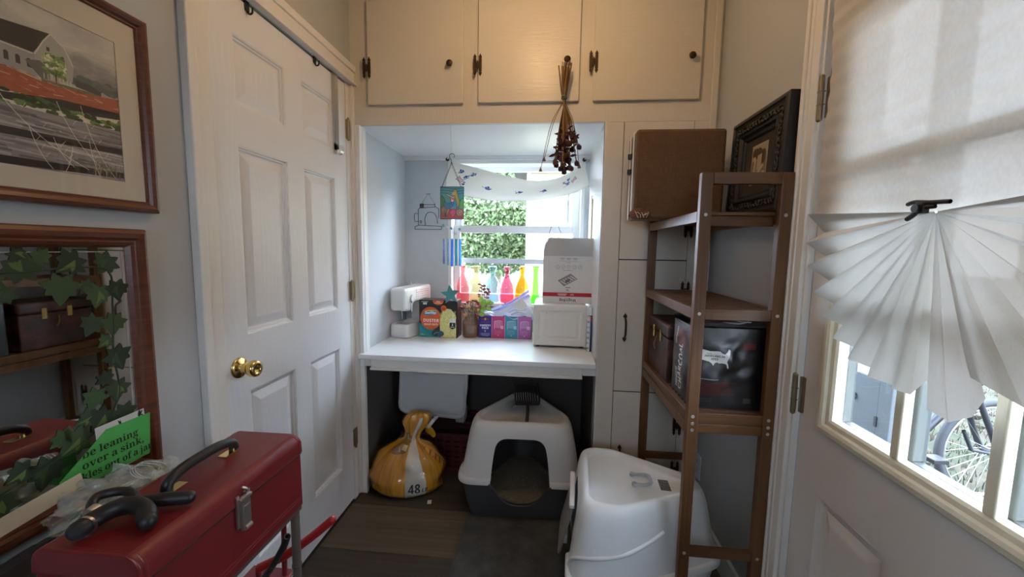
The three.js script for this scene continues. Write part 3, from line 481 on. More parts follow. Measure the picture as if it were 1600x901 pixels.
// dried and fresh flowers in jars
function blossom(r, x, y, z, seed) { const k = rng(seed), g = []; for (let i = 0; i < 7; i++) { const a = i * 0.9, b = k() * 1.2; g.push(new THREE.SphereGeometry(r * 0.62, 7, 5).scale(1, 0.75, 0.6).rotateY(a).translate(x + Math.cos(a) * r * 0.6 * Math.cos(b), y + r * 0.5 * (k() - 0.3), z + Math.sin(a) * r * 0.6 * Math.cos(b))); } return merge(g); }
function leafGeo(l, w, bend = 0.25) { return surf((u, v) => { const x = (u - 0.5) * w * Math.sin(Math.PI * Math.pow(v, 0.75)) ; return [x, v * l * Math.cos(bend * v), v * v * l * bend + Math.abs(x) * 0.35]; }, 4, 8); }
const petalMats = [[0.36, 0.06, 0.08], [0.55, 0.2, 0.24], [0.62, 0.42, 0.22], [0.2, 0.03, 0.06], [0.45, 0.3, 0.12], [0.25, 0.13, 0.08]].map((c) => mat({ color: c, roughness: 0.9 }));
const leafMat = phys({ color: [0.28, 0.42, 0.08], roughness: 0.7, transmission: 0.35, thickness: 0, side: THREE.DoubleSide });
const stemMat = mat({ color: [0.16, 0.13, 0.05], roughness: 0.9 });
{
  const j = thing('glass_jar', 'brown tinted glass jar holding a dense bunch of flowers on the counter', 'jar', [0.490, CT, -0.462]);
  P(j, 'body', new THREE.LatheGeometry([[0, 0.002], [0.046, 0.002], [0.05, 0.008], [0.051, 0.08], [0.049, 0.098], [0.04, 0.108], [0.038, 0.125], [0.042, 0.13]].map((p) => V2(...p)), 32), phys({ color: [0.75, 0.55, 0.42], roughness: 0.05, transmission: 0.85, thickness: 0 }));
  P(j, 'water', cyl(0.046, 0.047, 0.07, 0, 0.04, 0), phys({ color: [0.55, 0.36, 0.22], roughness: 0.02, transmission: 0.75, thickness: 0 }));
  const b = thing('flower_bunch', 'mixed pink and dried flowers with fresh leaves standing in the brown jar', 'flowers', [0.490, CT, -0.462]);
  const r = rng(31);
  for (let i = 0; i < 26; i++) {
    const a = r() * 6.28, q = Math.sqrt(r()) * 0.058, h = 0.125 + r() * 0.10, x = Math.cos(a) * q * 1.1 - 0.003, z = Math.sin(a) * q;
    const st = P(b, 'stem', tube([[x * 0.3, 0.02, z * 0.3], [x * 0.45, 0.1, z * 0.45], [x, h, z]], 0.0016, 8, 5), stemMat);
    P(st, 'blossom', blossom(0.008 + r() * 0.008, x, h, z, i + 4), petalMats[i % 6]);
  }
  for (const [x, y, z, tw, l] of [[0.062, 0.165, 0.03, -1.0, 0.05], [0.07, 0.185, 0.02, -0.4, 0.06], [0.085, 0.2, 0.0, -0.9, 0.05], [0.075, 0.205, 0.02, 0.3, 0.055], [0.1, 0.21, 0, -1.5, 0.045], [0.095, 0.19, 0.02, -2.1, 0.045], [0.055, 0.15, 0.05, -1.6, 0.05]]) P(b, 'leaf', leafGeo(l, l * 0.6).rotateZ(tw).translate(x, y, z), leafMat, 'fresh yellow-green leaf');
  P(b, 'stem', tube([[0.02, 0.06, 0.01], [0.04, 0.12, 0.015], [0.09, 0.205, 0.01]], 0.0022, 10, 6), stemMat);
}
{
  const j = thing('bottle_vase', 'small dark bottle vase behind the carton holding a pink flower spike', 'vase', [0.55, CT, -0.59]);
  P(j, 'body', new THREE.LatheGeometry([[0, 0.001], [0.03, 0.001], [0.034, 0.01], [0.034, 0.11], [0.028, 0.14], [0.017, 0.165], [0.015, 0.2], [0.019, 0.206]].map((p) => V2(...p)), 28), phys({ color: [0.08, 0.1, 0.08], roughness: 0.08, transmission: 0.5, thickness: 0 }));
  const b = thing('flower_spike', 'dusty pink dried flower spike standing in the small dark vase', 'flowers', [0.55, CT, -0.59]);
  const r = rng(77);
  for (let k = 0; k < 3; k++) { const dx = (k - 1) * 0.022; const st = P(b, 'stem', tube([[0, 0.1, 0], [dx * 0.5, 0.22, 0], [dx, 0.31, 0]], 0.0017, 8, 5), stemMat); for (let i = 0; i < 9; i++) P(st, 'blossom', blossom(0.009, dx + (r() - 0.5) * 0.03, 0.215 + r() * 0.105, (r() - 0.5) * 0.025, i + k * 9), petalMats[[1, 0, 1, 3][i % 4]]); }
}
{ // second low bunch behind the carton
  const b = thing('flower_bunch', 'low mauve dried flowers lying behind the drink carton by the sill', 'flowers', [0.66, 0.0, -0.585]);
  const r = rng(87), pm = [mat({ color: [0.3, 0.16, 0.36], roughness: 0.9 }), mat({ color: [0.5, 0.3, 0.4], roughness: 0.9 })];
  for (let i = 0; i < 12; i++) { const x = (r() - 0.5) * 0.14, y = 0.9 + r() * 0.05, z = (r() - 0.5) * 0.04; const st = P(b, 'stem', tube([[x * 0.6, CT, z], [x * 0.8, 0.83, z], [x, y, z]], 0.0016, 6, 5), stemMat); P(st, 'blossom', blossom(0.011, x, y, z, i + 60), pm[i % 2]); }
}
{ // microwave
  const t = thing('microwave', 'small white microwave on the counter under a cardboard box', 'microwave', [1.023, CT, -0.252 - 0.15], -0.0);
  const w = 0.29, h = 0.24, d = 0.30;
  P(t, 'housing', bx(-w / 2, w / 2, 0.012, h, -d / 2, d / 2 - 0.02, 0.012), M.appliance);
  const dr = P(t, 'door', rings(w, h - 0.014, [[0, -0.02], [0, -0.006], [0.003, -0.001], [0.006, 0], [0.03, 0.0005], [0.034, -0.003], [0.042, -0.004], [0.056, 0.0], [0.06, 0.0]]).translate(0, 0.005 + h / 2, d / 2), M.appliance);
  P(dr, 'badge', bx(-0.075, -0.069, 0.19, 0.2, d / 2 - 0.001, d / 2 + 0.001), M.steel);
  for (const [x, z] of [[-0.12, 0.11], [0.12, 0.11], [-0.12, -0.12], [0.12, -0.12]]) P(t, 'foot', cyl(0.012, 0.014, 0.012, x, 0.006, z), M.black);
  P(t, 'base_plate', bx(-w / 2 + 0.01, w / 2 - 0.01, 0.009, 0.014, -d / 2 + 0.01, d / 2 - 0.012), M.blackMatte);
}
{ // open cardboard box, printed upside down
  const tx = canvasTex(640, 600, (g, w, h) => {
    g.fillStyle = '#d9d5d2'; g.fillRect(0, 0, w, h);
    g.fillStyle = '#b5202c'; g.fillRect(0, 465, w, 50);
    g.fillStyle = '#e7c9c8'; g.fillRect(190, 478, 120, 9); g.fillRect(200, 494, 100, 8); g.font = 'bold 24px sans-serif'; g.textAlign = 'center'; g.fillText('SIZE', 375, 498);
    g.save(); g.translate(w / 2, 565); g.rotate(Math.PI); g.fillStyle = '#33405e'; g.font = 'bold 46px sans-serif'; g.fillText('MagicBag', 0, 18); g.restore(); g.fillStyle = '#8b8b93'; g.fillRect(280, 532, 70, 5);
    g.fillStyle = '#77747a'; g.font = 'bold 36px sans-serif'; g.fillText('XL', 320, 445); g.fillStyle = '#9a979b'; g.fillRect(290, 392, 60, 14);
    g.save(); g.translate(310, 300); g.rotate(-0.0); g.fillStyle = '#86807f'; g.beginPath(); g.moveTo(-120, 10); g.lineTo(40, -80); g.lineTo(130, -10); g.lineTo(-40, 84); g.fill(); g.fillStyle = '#c9c4c1'; for (let k = 0; k < 5; k++) { g.beginPath(); g.moveTo(-92 + k * 30, 20 - k * 16); g.lineTo(-80 + k * 30, 10 - k * 16); g.lineTo(-6 + k * 30, 52 - k * 16); g.lineTo(-20 + k * 30, 62 - k * 16); g.fill(); } g.fillStyle = '#6a6564'; g.beginPath(); g.ellipse(6, 12, 36, 20, -0.5, 0, 7); g.fill(); g.restore();
    g.strokeStyle = '#96939a'; g.lineWidth = 4; for (let k = 0; k < 5; k++) { const x = 185 + k * 70; g.beginPath(); g.arc(x, 138, 24, 0, 7); g.stroke(); g.beginPath(); g.moveTo(x - 9, 146); g.lineTo(x + 11, 128); g.stroke(); }
    g.fillStyle = '#a5a2a8'; g.fillRect(250, 178, 130, 7); g.fillRect(290, 78, 60, 6); g.fillRect(200, 60, 240, 4); g.fillStyle = '#b0adb2'; for (let k = 0; k < 3; k++) { g.fillRect(210 + k * 80, 22, 62, 12); g.fillRect(220 + k * 80, 38, 44, 8); }
  });
  const t = thing('cardboard_box', 'open light grey cardboard carton with a red stripe on the microwave', 'box', [1.064, 0.994, -0.395], -0.02);
  const c = mat({ color: [0.5, 0.48, 0.46], roughness: 0.75 }), w = 0.278, h = 0.262, d = 0.16;
  P(t, 'carton', [bx(-w / 2, w / 2, 0, 0.003, -d / 2, d / 2), bx(-w / 2, w / 2, 0, h, d / 2 - 0.003, d / 2), bx(-w / 2, w / 2, 0, h, -d / 2, -d / 2 + 0.003), bx(-w / 2, -w / 2 + 0.003, 0, h, -d / 2, d / 2), bx(w / 2 - 0.003, w / 2, 0, h, -d / 2, d / 2)], c);
  P(t, 'front_print', new THREE.PlaneGeometry(w * 0.998, h * 0.995).translate(0, h / 2, d / 2 + 0.0006), mat({ map: tx, roughness: 0.6 }), 'printed front, its writing upside down');
  P(t, 'flap', extr(poly([[-w / 2, 0], [w / 2 - 0.002, 0], [w / 2 - 0.004, 0.098], [-w / 2 + 0.026, 0.098], [-w / 2 + 0.024, 0.082], [-w / 2 + 0.012, 0.072], [-w / 2 + 0.006, 0.05]]), 0.003).rotateX(-0.05).translate(0, h, d / 2 - 0.003), c);
  P(t, 'side_print', bx(w / 2 - 0.0005, w / 2 + 0.0008, 0.22, 0.25, -0.05, d / 2), mat({ color: [0.4, 0.02, 0.03], roughness: 0.6 }));
}
{ // spray can
  const t = thing('spray_can', 'white and blue spray can between the microwave and the recess side', 'spray can', [1.178, CT, -0.215]);
  const tx = canvasTex(256, 256, (g, w, h) => { g.fillStyle = '#c9cdd0'; g.fillRect(0, 0, w, h); g.fillStyle = '#274a7c'; g.fillRect(6, 0, 130, 215); g.fillStyle = '#b23a33'; g.fillRect(6, 92, 130, 16); g.fillStyle = '#7c838c'; for (let k = 0; k < 26; k++) g.fillRect(206, 20 + k * 8, 14 + (k * 37) % 26, 3); for (let k = 0; k < 26; k++) g.fillRect(238, 20 + k * 8, 8 + (k * 23) % 8, 3); });
  P(t, 'can', new THREE.LatheGeometry([[0, 0.0], [0.0125, 0], [0.0135, 0.003], [0.0135, 0.185], [0.012, 0.192], [0, 0.192]].map((p) => V2(...p)), 28), mat({ map: tx, roughness: 0.35 }));
  P(t, 'cap', new THREE.LatheGeometry([[0, 0.238], [0.011, 0.238], [0.0125, 0.234], [0.013, 0.195], [0, 0.193]].map((p) => V2(...p)), 24), M.plasticWhite);
}
// glass bottles on the sill, each its own colour and outline
{
  const prof = {
    round: [[0, 0.002], [0.036, 0.002], [0.042, 0.012], [0.044, 0.06], [0.042, 0.11], [0.028, 0.15], [0.016, 0.175], [0.0145, 0.21], [0.019, 0.228], [0.017, 0.234]],
    tall: [[0, 0.002], [0.03, 0.002], [0.034, 0.008], [0.026, 0.05], [0.021, 0.1], [0.0175, 0.17], [0.0175, 0.22], [0.026, 0.232], [0.024, 0.238]],
    pinched: [[0, 0.002], [0.036, 0.002], [0.039, 0.01], [0.036, 0.05], [0.033, 0.085], [0.041, 0.12], [0.036, 0.15], [0.019, 0.178], [0.018, 0.205], [0.028, 0.226], [0.026, 0.234]],
  };
  const list = [
    ['round', 0.392, [0.96, 0.5, 0.52], 'rose glass bottle at the left end of the window sill', 1.0], ['pinched', 0.48, [0.99, 0.9, 0.68], 'pale yellow glass bottle with a pinched waist', 1],
    ['pinched', 0.59, [0.72, 0.93, 0.99], 'pale blue glass bottle with a pinched waist', 1], ['round', 0.685, [0.99, 0.42, 0.56], 'bright pink glass bottle between the pale blue and orange ones', 1.0], ['round', 0.784, [1, 0.66, 0.12], 'orange glass bottle between the pink and green ones', 1.0], ['tall', 0.872, [0.36, 0.94, 0.22], 'slender green glass bottle beside the cardboard carton', 1.02]];
  for (const [k, x, c, label, s] of list) {
    const b = thing('glass_bottle', label, 'bottle', [x, WY0 + 0.004, -0.672], 0, 'coloured glass bottles on the window sill');
    P(b, 'body', new THREE.LatheGeometry(new THREE.SplineCurve(prof[k].map((p) => V2(p[0] * 1.0, p[1] * s))).getPoints(40).map((p) => V2(Math.max(0, p.x), p.y)), 32), phys({ color: c, roughness: 0.04, transmission: 0.94, thickness: 0 }));
    P(b, 'rim', new THREE.TorusGeometry(prof[k][prof[k].length - 1][0], 0.0028, 8, 28).rotateX(Math.PI / 2).translate(0, prof[k][prof[k].length - 1][1] * s, 0), phys({ color: c, roughness: 0.05, transmission: 0.85, thickness: 0 }));
  }
}

// ================================================================ HANGING THINGS
{ // valance: a swagged embroidered cloth between two knobs
  const t = thing('valance', 'white cloth with embroidered blue and pink flowers swagged across the window top', 'curtain', [0, 0, 0]);
  const top = new THREE.SplineCurve([[0.308, 1.838], [0.42, 1.81], [0.549, 1.778], [0.69, 1.742], [0.832, 1.716], [0.95, 1.722], [1.035, 1.745], [1.10, 1.79], [1.152, 1.834]].map((p) => V2(...p)));
  const bot = new THREE.SplineCurve([[0.288, 1.64], [0.34, 1.628], [0.42, 1.618], [0.592, 1.592], [0.72, 1.587], [0.834, 1.592], [1.032, 1.622], [1.12, 1.65], [1.19, 1.69]].map((p) => V2(...p)));
  const tx = canvasTex(1024, 256, (g, w, h) => {
    g.fillStyle = '#f3efe4'; g.fillRect(0, 0, w, h); const r = rng(12);
    const flower = (x, y, s) => { for (let i = 0; i < 9; i++) { g.fillStyle = ['#3d4f96', '#5f74b8', '#2c3976'][i % 3]; g.beginPath(); g.ellipse(x + (r() - 0.5) * 26 * s, y + (r() - 0.5) * 26 * s, 7 * s, 4 * s, r() * 3, 0, 7); g.fill(); } g.strokeStyle = '#5c6f8e'; g.lineWidth = 2.5; for (let i = 0; i < 4; i++) { g.beginPath(); g.moveTo(x, y); g.quadraticCurveTo(x + (r() - 0.5) * 30 * s, y + 14 * s, x + (r() - 0.5) * 60 * s, y + (r() - 0.3) * 46 * s); g.stroke(); } };
    const pink = (x, y, a) => { g.save(); g.translate(x, y); g.rotate(a); g.fillStyle = '#dcb6b8'; g.strokeStyle = '#7b5a66'; g.lineWidth = 3; g.beginPath(); g.moveTo(-28, -18); g.quadraticCurveTo(0, -6, 28, -20); g.lineTo(26, 22); g.quadraticCurveTo(0, 8, -28, 20); g.closePath(); g.fill(); g.stroke(); g.restore(); };
    flower(110, 60, 1.1); flower(165, 95, 1.2); flower(200, 60, 1.0); flower(175, 150, 1.1); pink(125, 125, 0.5);
    flower(330, 150, 1.1); flower(505, 150, 1.2); flower(665, 145, 1.1); flower(800, 120, 1.2); flower(810, 75, 1.0); pink(868, 110, -0.4); flower(770, 90, 0.8);
  });
  const a = V2(), b = V2();
  P(t, 'cloth', surf((u, v) => { top.getPoint(u, a); bot.getPoint(u, b); const s = Math.sin(Math.PI * u); return [lerp(b.x, a.x, v), lerp(b.y, a.y, v), -0.628 + 0.022 * s * Math.sin(v * 5.2 + 0.6) + 0.006 * Math.sin(u * 21 + v * 4) * (1 - 0.5 * s) - (1 - s) * 0.004]; }, 60, 14), phys({ map: tx, roughness: 0.95, transmission: 0.1, thickness: 0, side: THREE.DoubleSide }));
  P(t, 'hem', [new THREE.TubeGeometry(new THREE.CatmullRomCurve3(bot.getPoints(40).map((p, i) => V3(p.x, p.y, -0.628 + 0.012 * Math.sin(Math.PI * i / 40)))), 60, 0.0022, 6)], mat({ color: [0.8, 0.77, 0.7], roughness: 0.95 }));
  const kk = [[0.304, 1.843], [1.153, 1.836]];
  kk.forEach(([x, y], i) => { const k = thing('curtain_knob', i ? 'small black and white knob holding the right corner of the valance' : 'small black and white knob holding the left corner of the valance', 'knob', [x, y, -0.655], 0, 'knobs holding the valance'); P(k, 'stem', cyl(0.004, 0.004, 0.035, 0, 0, 0.0175, 'z', 10), M.steel); P(k, 'head', sph(0.012, 0, 0, 0.04), M.black); P(k, 'inset', sph(0.006, 0.003, 0.003, 0.0475), M.plasticWhite); });
}
{ // wind chime hanging from the first cabinet knob
  const t = thing('wind_chime', 'stained glass wind chime with blue glass tubes and a teal star', 'wind chime', [0, 0, 0]);
  const Z = 0.05, X = 0.497;
  P(t, 'cord', [rod([0.483, 2.114, 0.0385], [X, 1.715, Z], 0.0006, 5), new THREE.TorusGeometry(0.009, 0.0006, 5, 16).translate(0.483, 2.121, 0.0385)], M.string);
  P(t, 'hook', tube([[X + 0.012, 1.703, Z], [X + 0.013, 1.715, Z], [X + 0.004, 1.722, Z], [X - 0.008, 1.716, Z], [X - 0.008, 1.703, Z], [X - 0.001, 1.692, Z], [X - 0.002, 1.68, Z]], 0.0014, 30, 6), M.wire);
  for (const dx of [-0.045, 0.045]) { const g = []; for (let i = 0; i < 18; i++) { const k = i / 17; g.push(new THREE.TorusGeometry(0.0034, 0.0008, 5, 10).rotateY(i % 2 ? 0 : 1.57).rotateZ(dx > 0 ? 0.4 : -0.4).translate(X + dx * k, 1.68 - 0.108 * k, Z)); } P(t, 'chain', g, M.wire); }
  const sun = canvasTex(256, 340, (g, w, h) => {
    g.fillStyle = '#3aa7bf'; g.fillRect(0, 0, w, h); g.strokeStyle = '#0c3c58'; g.lineWidth = 5;
    g.fillStyle = '#7fd0d8'; for (let k = 0; k < 3; k++) { g.beginPath(); g.moveTo(0, 20 + k * 26); g.bezierCurveTo(60, -6 + k * 26, 120, 46 + k * 26, w, 12 + k * 26); g.stroke(); }
    g.fillStyle = '#2a8a4c'; g.beginPath(); g.moveTo(0, 90); g.quadraticCurveTo(70, 110, 50, 220); g.lineTo(0, 230); g.fill(); g.stroke(); g.fillStyle = '#5bc06a'; g.beginPath(); g.moveTo(256, 110); g.quadraticCurveTo(190, 150, 205, 230); g.lineTo(256, 230); g.fill(); g.stroke();
    g.fillStyle = '#b9473e'; g.fillRect(0, 228, w, h); g.fillStyle = '#e0a054'; g.beginPath(); g.moveTo(10, 236); g.arc(55, 244, 46, Math.PI, 0); g.lineTo(60, 320); g.fill(); g.stroke(); for (let k = -2; k < 3; k++) { g.beginPath(); g.moveTo(56, 318); g.lineTo(55 + k * 18, 206); g.stroke(); }
    g.fillStyle = '#e54a8c'; g.beginPath(); g.arc(140, 268, 34, Math.PI, 0); g.lineTo(140, 322); g.fill(); g.stroke(); g.fillStyle = '#d9b08a'; g.beginPath(); g.arc(210, 270, 36, 0, 7); g.fill(); g.stroke(); g.beginPath(); g.arc(210, 270, 18, 0, 5); g.stroke();
    g.fillStyle = '#2377bd'; g.beginPath(); g.moveTo(150, 172); g.quadraticCurveTo(120, 240, 60, 228); g.quadraticCurveTo(30, 210, 46, 150); g.quadraticCurveTo(80, 190, 150, 150); g.fill(); g.stroke();
    g.fillStyle = '#f0bfa0'; g.beginPath(); g.ellipse(136, 128, 20, 34, 0.3, 0, 7); g.fill(); g.stroke(); g.beginPath(); g.moveTo(130, 120); g.lineTo(60, 84); g.lineTo(66, 74); g.lineTo(140, 104); g.fill(); g.stroke(); g.fillStyle = '#d83a6a'; g.fillRect(124, 120, 26, 18);
    g.fillStyle = '#f2c52f'; g.beginPath(); g.moveTo(140, 40); g.bezierCurveTo(190, 0, 180, 90, 205, 130); g.bezierCurveTo(220, 180, 190, 220, 180, 226); g.bezierCurveTo(190, 160, 150, 120, 140, 40); g.fill(); g.stroke(); g.fillStyle = '#f0c6a6'; g.beginPath(); g.arc(144, 74, 18, 0, 7); g.fill();
    g.fillStyle = 'rgba(255,255,255,.3)'; g.fillRect(0, 0, w, h); g.strokeStyle = '#2b6f8a'; g.lineWidth = 8; g.strokeRect(3, 3, w - 6, h - 6);  // white veil over the whole print stands in for light through the glass
  });
  const pg = new THREE.BoxGeometry(0.112, 0.15, 0.003).translate(X + 0.003, 1.4985, Z);
  P(t, 'glass_panel', pg, phys({ map: sun, roughness: 0.45, transmission: 0.5, thickness: 0 }), 'painted glass panel of a sea scene');
  const tm = [[0.25, 0.33, 0.72], [0.30, 0.6, 0.95], [0.04, 0.2, 0.85], [0.03, 0.5, 0.75], [0.06, 0.32, 0.9]].map((c) => phys({ color: c.map((v) => Math.sqrt(v)), roughness: 0.12, transmission: 0.75, thickness: 0 }));
  const bm = [mat({ color: [0.2, 0.6, 0.7], roughness: 0.2 }), mat({ color: [0.85, 0.9, 0.92], roughness: 0.2 })];
  for (let i = 0; i < 5; i++) {
    const x = X - 0.036 + i * 0.0195;
    P(t, 'cord', rod([x, 1.424, Z], [x, 1.33, Z], 0.0005, 5), M.string);
    P(t, 'glass_tube', bx(x - 0.0058, x + 0.0058, [1.215, 1.208, 1.204, 1.208, 1.206][i], 1.333, Z - 0.003, Z + 0.003, 0.0015), tm[i], 'blue glass tube');
    P(t, 'bead', sph(0.0065, x - 0.004, [1.394, 1.386, 1.382, 1.36, 1.378][i], Z, 12, 8).scale(1, 1, 1), bm[i === 1 || i === 3 ? 1 : 0]);
  }
  P(t, 'cord', rod([X, 1.424, Z - 0.004], [X, 1.11, Z - 0.004], 0.0006, 5), M.string);
  const st = new THREE.Shape(); for (let i = 0; i < 10; i++) { const a = Math.PI / 2 + 0.12 + i * Math.PI / 5, r = i % 2 ? 0.022 : 0.05; i ? st.lineTo(Math.cos(a) * r, Math.sin(a) * r) : st.moveTo(Math.cos(a) * r, Math.sin(a) * r); } st.closePath();
  P(t, 'star', extr(st, 0.004, 0.0025, 2).translate(X - 0.006, 1.07, Z - 0.006), phys({ color: [0.16, 0.5, 0.52], roughness: 0.2, transmission: 0.3, thickness: 0 }), 'teal glass star');
}
{ // dried flower bundle hanging upside down from the middle cabinet knob
  const t = thing('dried_bundle', 'bundle of dried roses hanging upside down from the middle cabinet knob', 'dried flowers', [0, 0, 0]);
  const r = rng(41), X = 1.008, Z = 0.06, tie = V3(X - 0.004, 1.955, Z);
  const sm = [mat({ color: [0.2, 0.11, 0.04], roughness: 0.9 }), mat({ color: [0.12, 0.06, 0.03], roughness: 0.9 }), mat({ color: [0.26, 0.16, 0.06], roughness: 0.9 })];
  const hm = [mat({ color: [0.05, 0.012, 0.02], roughness: 0.9 }), mat({ color: [0.07, 0.02, 0.012], roughness: 0.9 }), mat({ color: [0.035, 0.01, 0.035], roughness: 0.9 }), mat({ color: [0.13, 0.06, 0.03], roughness: 0.9 })];
  for (let i = 0; i < 26; i++) {
    const a = r() * 6.28, q = Math.sqrt(r()), up = V3(X + Math.cos(a) * 0.034 * q, 2.075 + r() * 0.03, Z + Math.abs(Math.sin(a)) * 0.02 * q - 0.005);
    const len = 0.17 + 0.15 * r(), sp = 0.065 * q * (0.5 + r() * 0.6), lo = V3(X + 0.004 - Math.cos(a) * sp, 1.955 - len, Z + Math.sin(a) * sp * 0.55);
    const md = V3(lerp(tie.x, lo.x, 0.55), lerp(tie.y, lo.y, 0.5), lerp(tie.z, lo.z, 0.5));
    const s = P(t, 'stem', tube([up, V3(tie.x + Math.cos(a) * 0.007, tie.y, tie.z + Math.sin(a) * 0.006), md, lo], 0.0018 + r() * 0.0012, 16, 5), sm[i % 3]);
    const g = [];
    const n = i % 4 === 3 ? 3 : 5; for (let k = 0; k < n; k++) { const b = k / n * 6.28; g.push(new THREE.SphereGeometry(0.0085, 8, 6).scale(0.75, 1.25, 0.5).rotateY(b).translate(lo.x + Math.cos(b) * 0.006, lo.y + 0.002 * (k % 2), lo.z + Math.sin(b) * 0.006)); }
    g.push(new THREE.ConeGeometry(0.007, 0.014, 7).translate(lo.x, lo.y + 0.011, lo.z)); P(s, 'flower_head', g, hm[i % 4]);
    const lg = []; for (let k = 0; k < 5; k++) { const c = 0.35 + r() * 0.6, p = V3().lerpVectors(md, lo, c); lg.push(leafGeo(0.022 + r() * 0.016, 0.012, 0.6).rotateZ(r() * 6.3).rotateY(r() * 6.3).translate(p.x, p.y, p.z)); } P(s, 'dry_leaf', lg, hm[(i + 1) % 4]);
  }
  for (const [dx, y] of [[-0.085, 1.69], [-0.1, 1.645], [0.07, 1.66]]) { const s = P(t, 'stem', tube([[X, 2.08, Z], tie, [X + dx * 0.55, 1.85, Z + 0.01], [X + dx, y, Z + 0.01]], 0.0013, 16, 5), sm[1]); P(s, 'flower_head', [new THREE.ConeGeometry(0.008, 0.022, 8).translate(X + dx, y + 0.003, Z + 0.01)], hm[3]); }
  P(t, 'tie', [new THREE.TorusGeometry(0.011, 0.0025, 6, 18).rotateX(1.45).translate(tie.x, tie.y, tie.z), new THREE.TorusGeometry(0.011, 0.0025, 6, 18).rotateX(1.7).translate(tie.x, tie.y - 0.004, tie.z), sph(0.006, tie.x - 0.006, tie.y + 0.004, tie.z + 0.01, 8, 6)], mat({ color: [0.12, 0.16, 0.13], roughness: 0.9 }));
  P(t, 'cord', [rod([1.01, 2.115, 0.039], [X - 0.008, 2.06, Z], 0.001, 5), rod([1.018, 2.115, 0.039], [X + 0.008, 2.06, Z], 0.001, 5)], M.string);
}
{ // bent wire outline of a sewing machine
  const t = thing('wire_ornament', 'black bent-wire outline of a sewing machine hanging on the recess wall', 'wall ornament', [0, 0, 0]);
  const z = NB + 0.006, w = (pts, c) => tube(pts.map((p) => [p[0], p[1], z]), 0.0018, pts.length * 6, 6, c);
  const bars = (pts) => pts.slice(1).map((p, i) => rod([...pts[i], z], [...p, z], 0.0018, 6));
  P(t, 'wire', [...bars([[0.078, 1.408], [0.255, 1.408], [0.257, 1.428], [0.17, 1.431], [0.104, 1.434], [0.078, 1.424], [0.078, 1.408]]), ...bars([[0.102, 1.434], [0.101, 1.535], [0.113, 1.545], [0.218, 1.552], [0.238, 1.54], [0.238, 1.48]]), w([[0.148, 1.433], [0.146, 1.48], [0.165, 1.514], [0.2, 1.515], [0.222, 1.49], [0.228, 1.46]]), w([[0.101, 1.505], [0.08, 1.51], [0.075, 1.48], [0.08, 1.458], [0.101, 1.46]]), ...bars([[0.228, 1.46], [0.229, 1.445]]), ...bars([[0.113, 1.545], [0.113, 1.57], [0.133, 1.57], [0.133, 1.546]]), ...bars([[0.135, 1.566], [0.205, 1.566], [0.212, 1.572], [0.212, 1.552]]), w([[0.112, 1.455], [0.118, 1.465], [0.124, 1.455], [0.118, 1.447]], true)], M.wire);
  const sp = []; for (let i = 0; i < 5; i++) sp.push(rod([0.113, 1.549 + i * 0.005, z + 0.002], [0.133, 1.549 + i * 0.005, z + 0.002], 0.0022, 6)); P(t, 'spool', sp, M.wire);
  P(t, 'cord', [rod([0.123, 1.57, z], [0.166, 1.632, z + 0.004], 0.0009, 5), rod([0.21, 1.572, z], [0.172, 1.632, z + 0.004], 0.0009, 5), tube([[0.155, 1.636, z + 0.006], [0.169, 1.632, z + 0.008], [0.184, 1.635, z + 0.006]], 0.002, 8, 6)], M.twine);
  P(t, 'nail', cyl(0.0025, 0.003, 0.012, 0.169, 1.634, NB + 0.006, 'z', 8), M.steel);
}
{ // round suncatcher hanging in the window on a cord
  const t = thing('sun_catcher', 'round pale suncatcher hanging by a cord in the window behind the carton', 'suncatcher', [0, 0, 0]);
  const z = -0.7; P(t, 'cord', [rod([0.985, 1.497, z], [0.937, 1.352, z], 0.0016, 5), rod([0.985, 1.497, z], [1.045, 1.352, z], 0.0016, 5)], M.wire);
  P(t, 'disc', [cyl(0.075, 0.075, 0.004, 0.99, 1.297, z, 'z', 36), new THREE.TorusGeometry(0.075, 0.003, 8, 40).translate(0.99, 1.297, z)], phys({ color: [0.75, 0.8, 0.85], roughness: 0.2, transmission: 0.6, thickness: 0 }));
  P(t, 'nail', cyl(0.002, 0.002, 0.02, 0.985, 1.497, z - 0.012, 'z', 6), M.steel);
}
{
  const t = thing('wooden_ruler', 'narrow pale wooden ruler hanging on the side of the window recess', 'ruler', [1.188, 1.345, -0.42]);
  P(t, 'blade', bx(-0.003, 0.003, 0, 0.23, -0.016, 0.016, 0.001), mat({ color: [0.62, 0.52, 0.3], roughness: 0.5 }));
  P(t, 'hanger', tube([[0, 0.225, -0.01], [-0.002, 0.25, 0], [0, 0.225, 0.01]], 0.0015, 12, 5), M.string);
  P(t, 'nail', cyl(0.002, 0.002, 0.012, 0, 0.249, 0, 'x', 6), M.brass);
}
// ================================================================ UNDER THE COUNTER
const HX = 0.30;
const foot = rounded([[-0.30, 0.25, 0.09], [0.30, 0.25, 0.09], [0.305, 0.09, 0.14], [0.07, -0.31, 0.11], [-0.07, -0.31, 0.11], [-0.305, 0.09, 0.14]], 96);
const ringAt = (s, y, inset = 0) => foot.map((p) => { const z = p.y - 0.02; const L = Math.hypot(p.x, z); const k = s - inset / L; return [p.x * k, y, z * k + 0.02]; });
const archShape = () => { const s = new THREE.Shape(); s.moveTo(-0.139, 0.15); s.lineTo(-0.139, 0.19); s.bezierCurveTo(-0.134, 0.26, -0.128, 0.31, -0.122, 0.34); s.bezierCurveTo(-0.115, 0.385, -0.09, 0.395, -0.06, 0.397); s.lineTo(0.06, 0.397); s.bezierCurveTo(0.09, 0.395, 0.115, 0.385, 0.122, 0.34); s.bezierCurveTo(0.128, 0.31, 0.134, 0.26, 0.139, 0.19); s.lineTo(0.139, 0.15); s.closePath(); return s; };
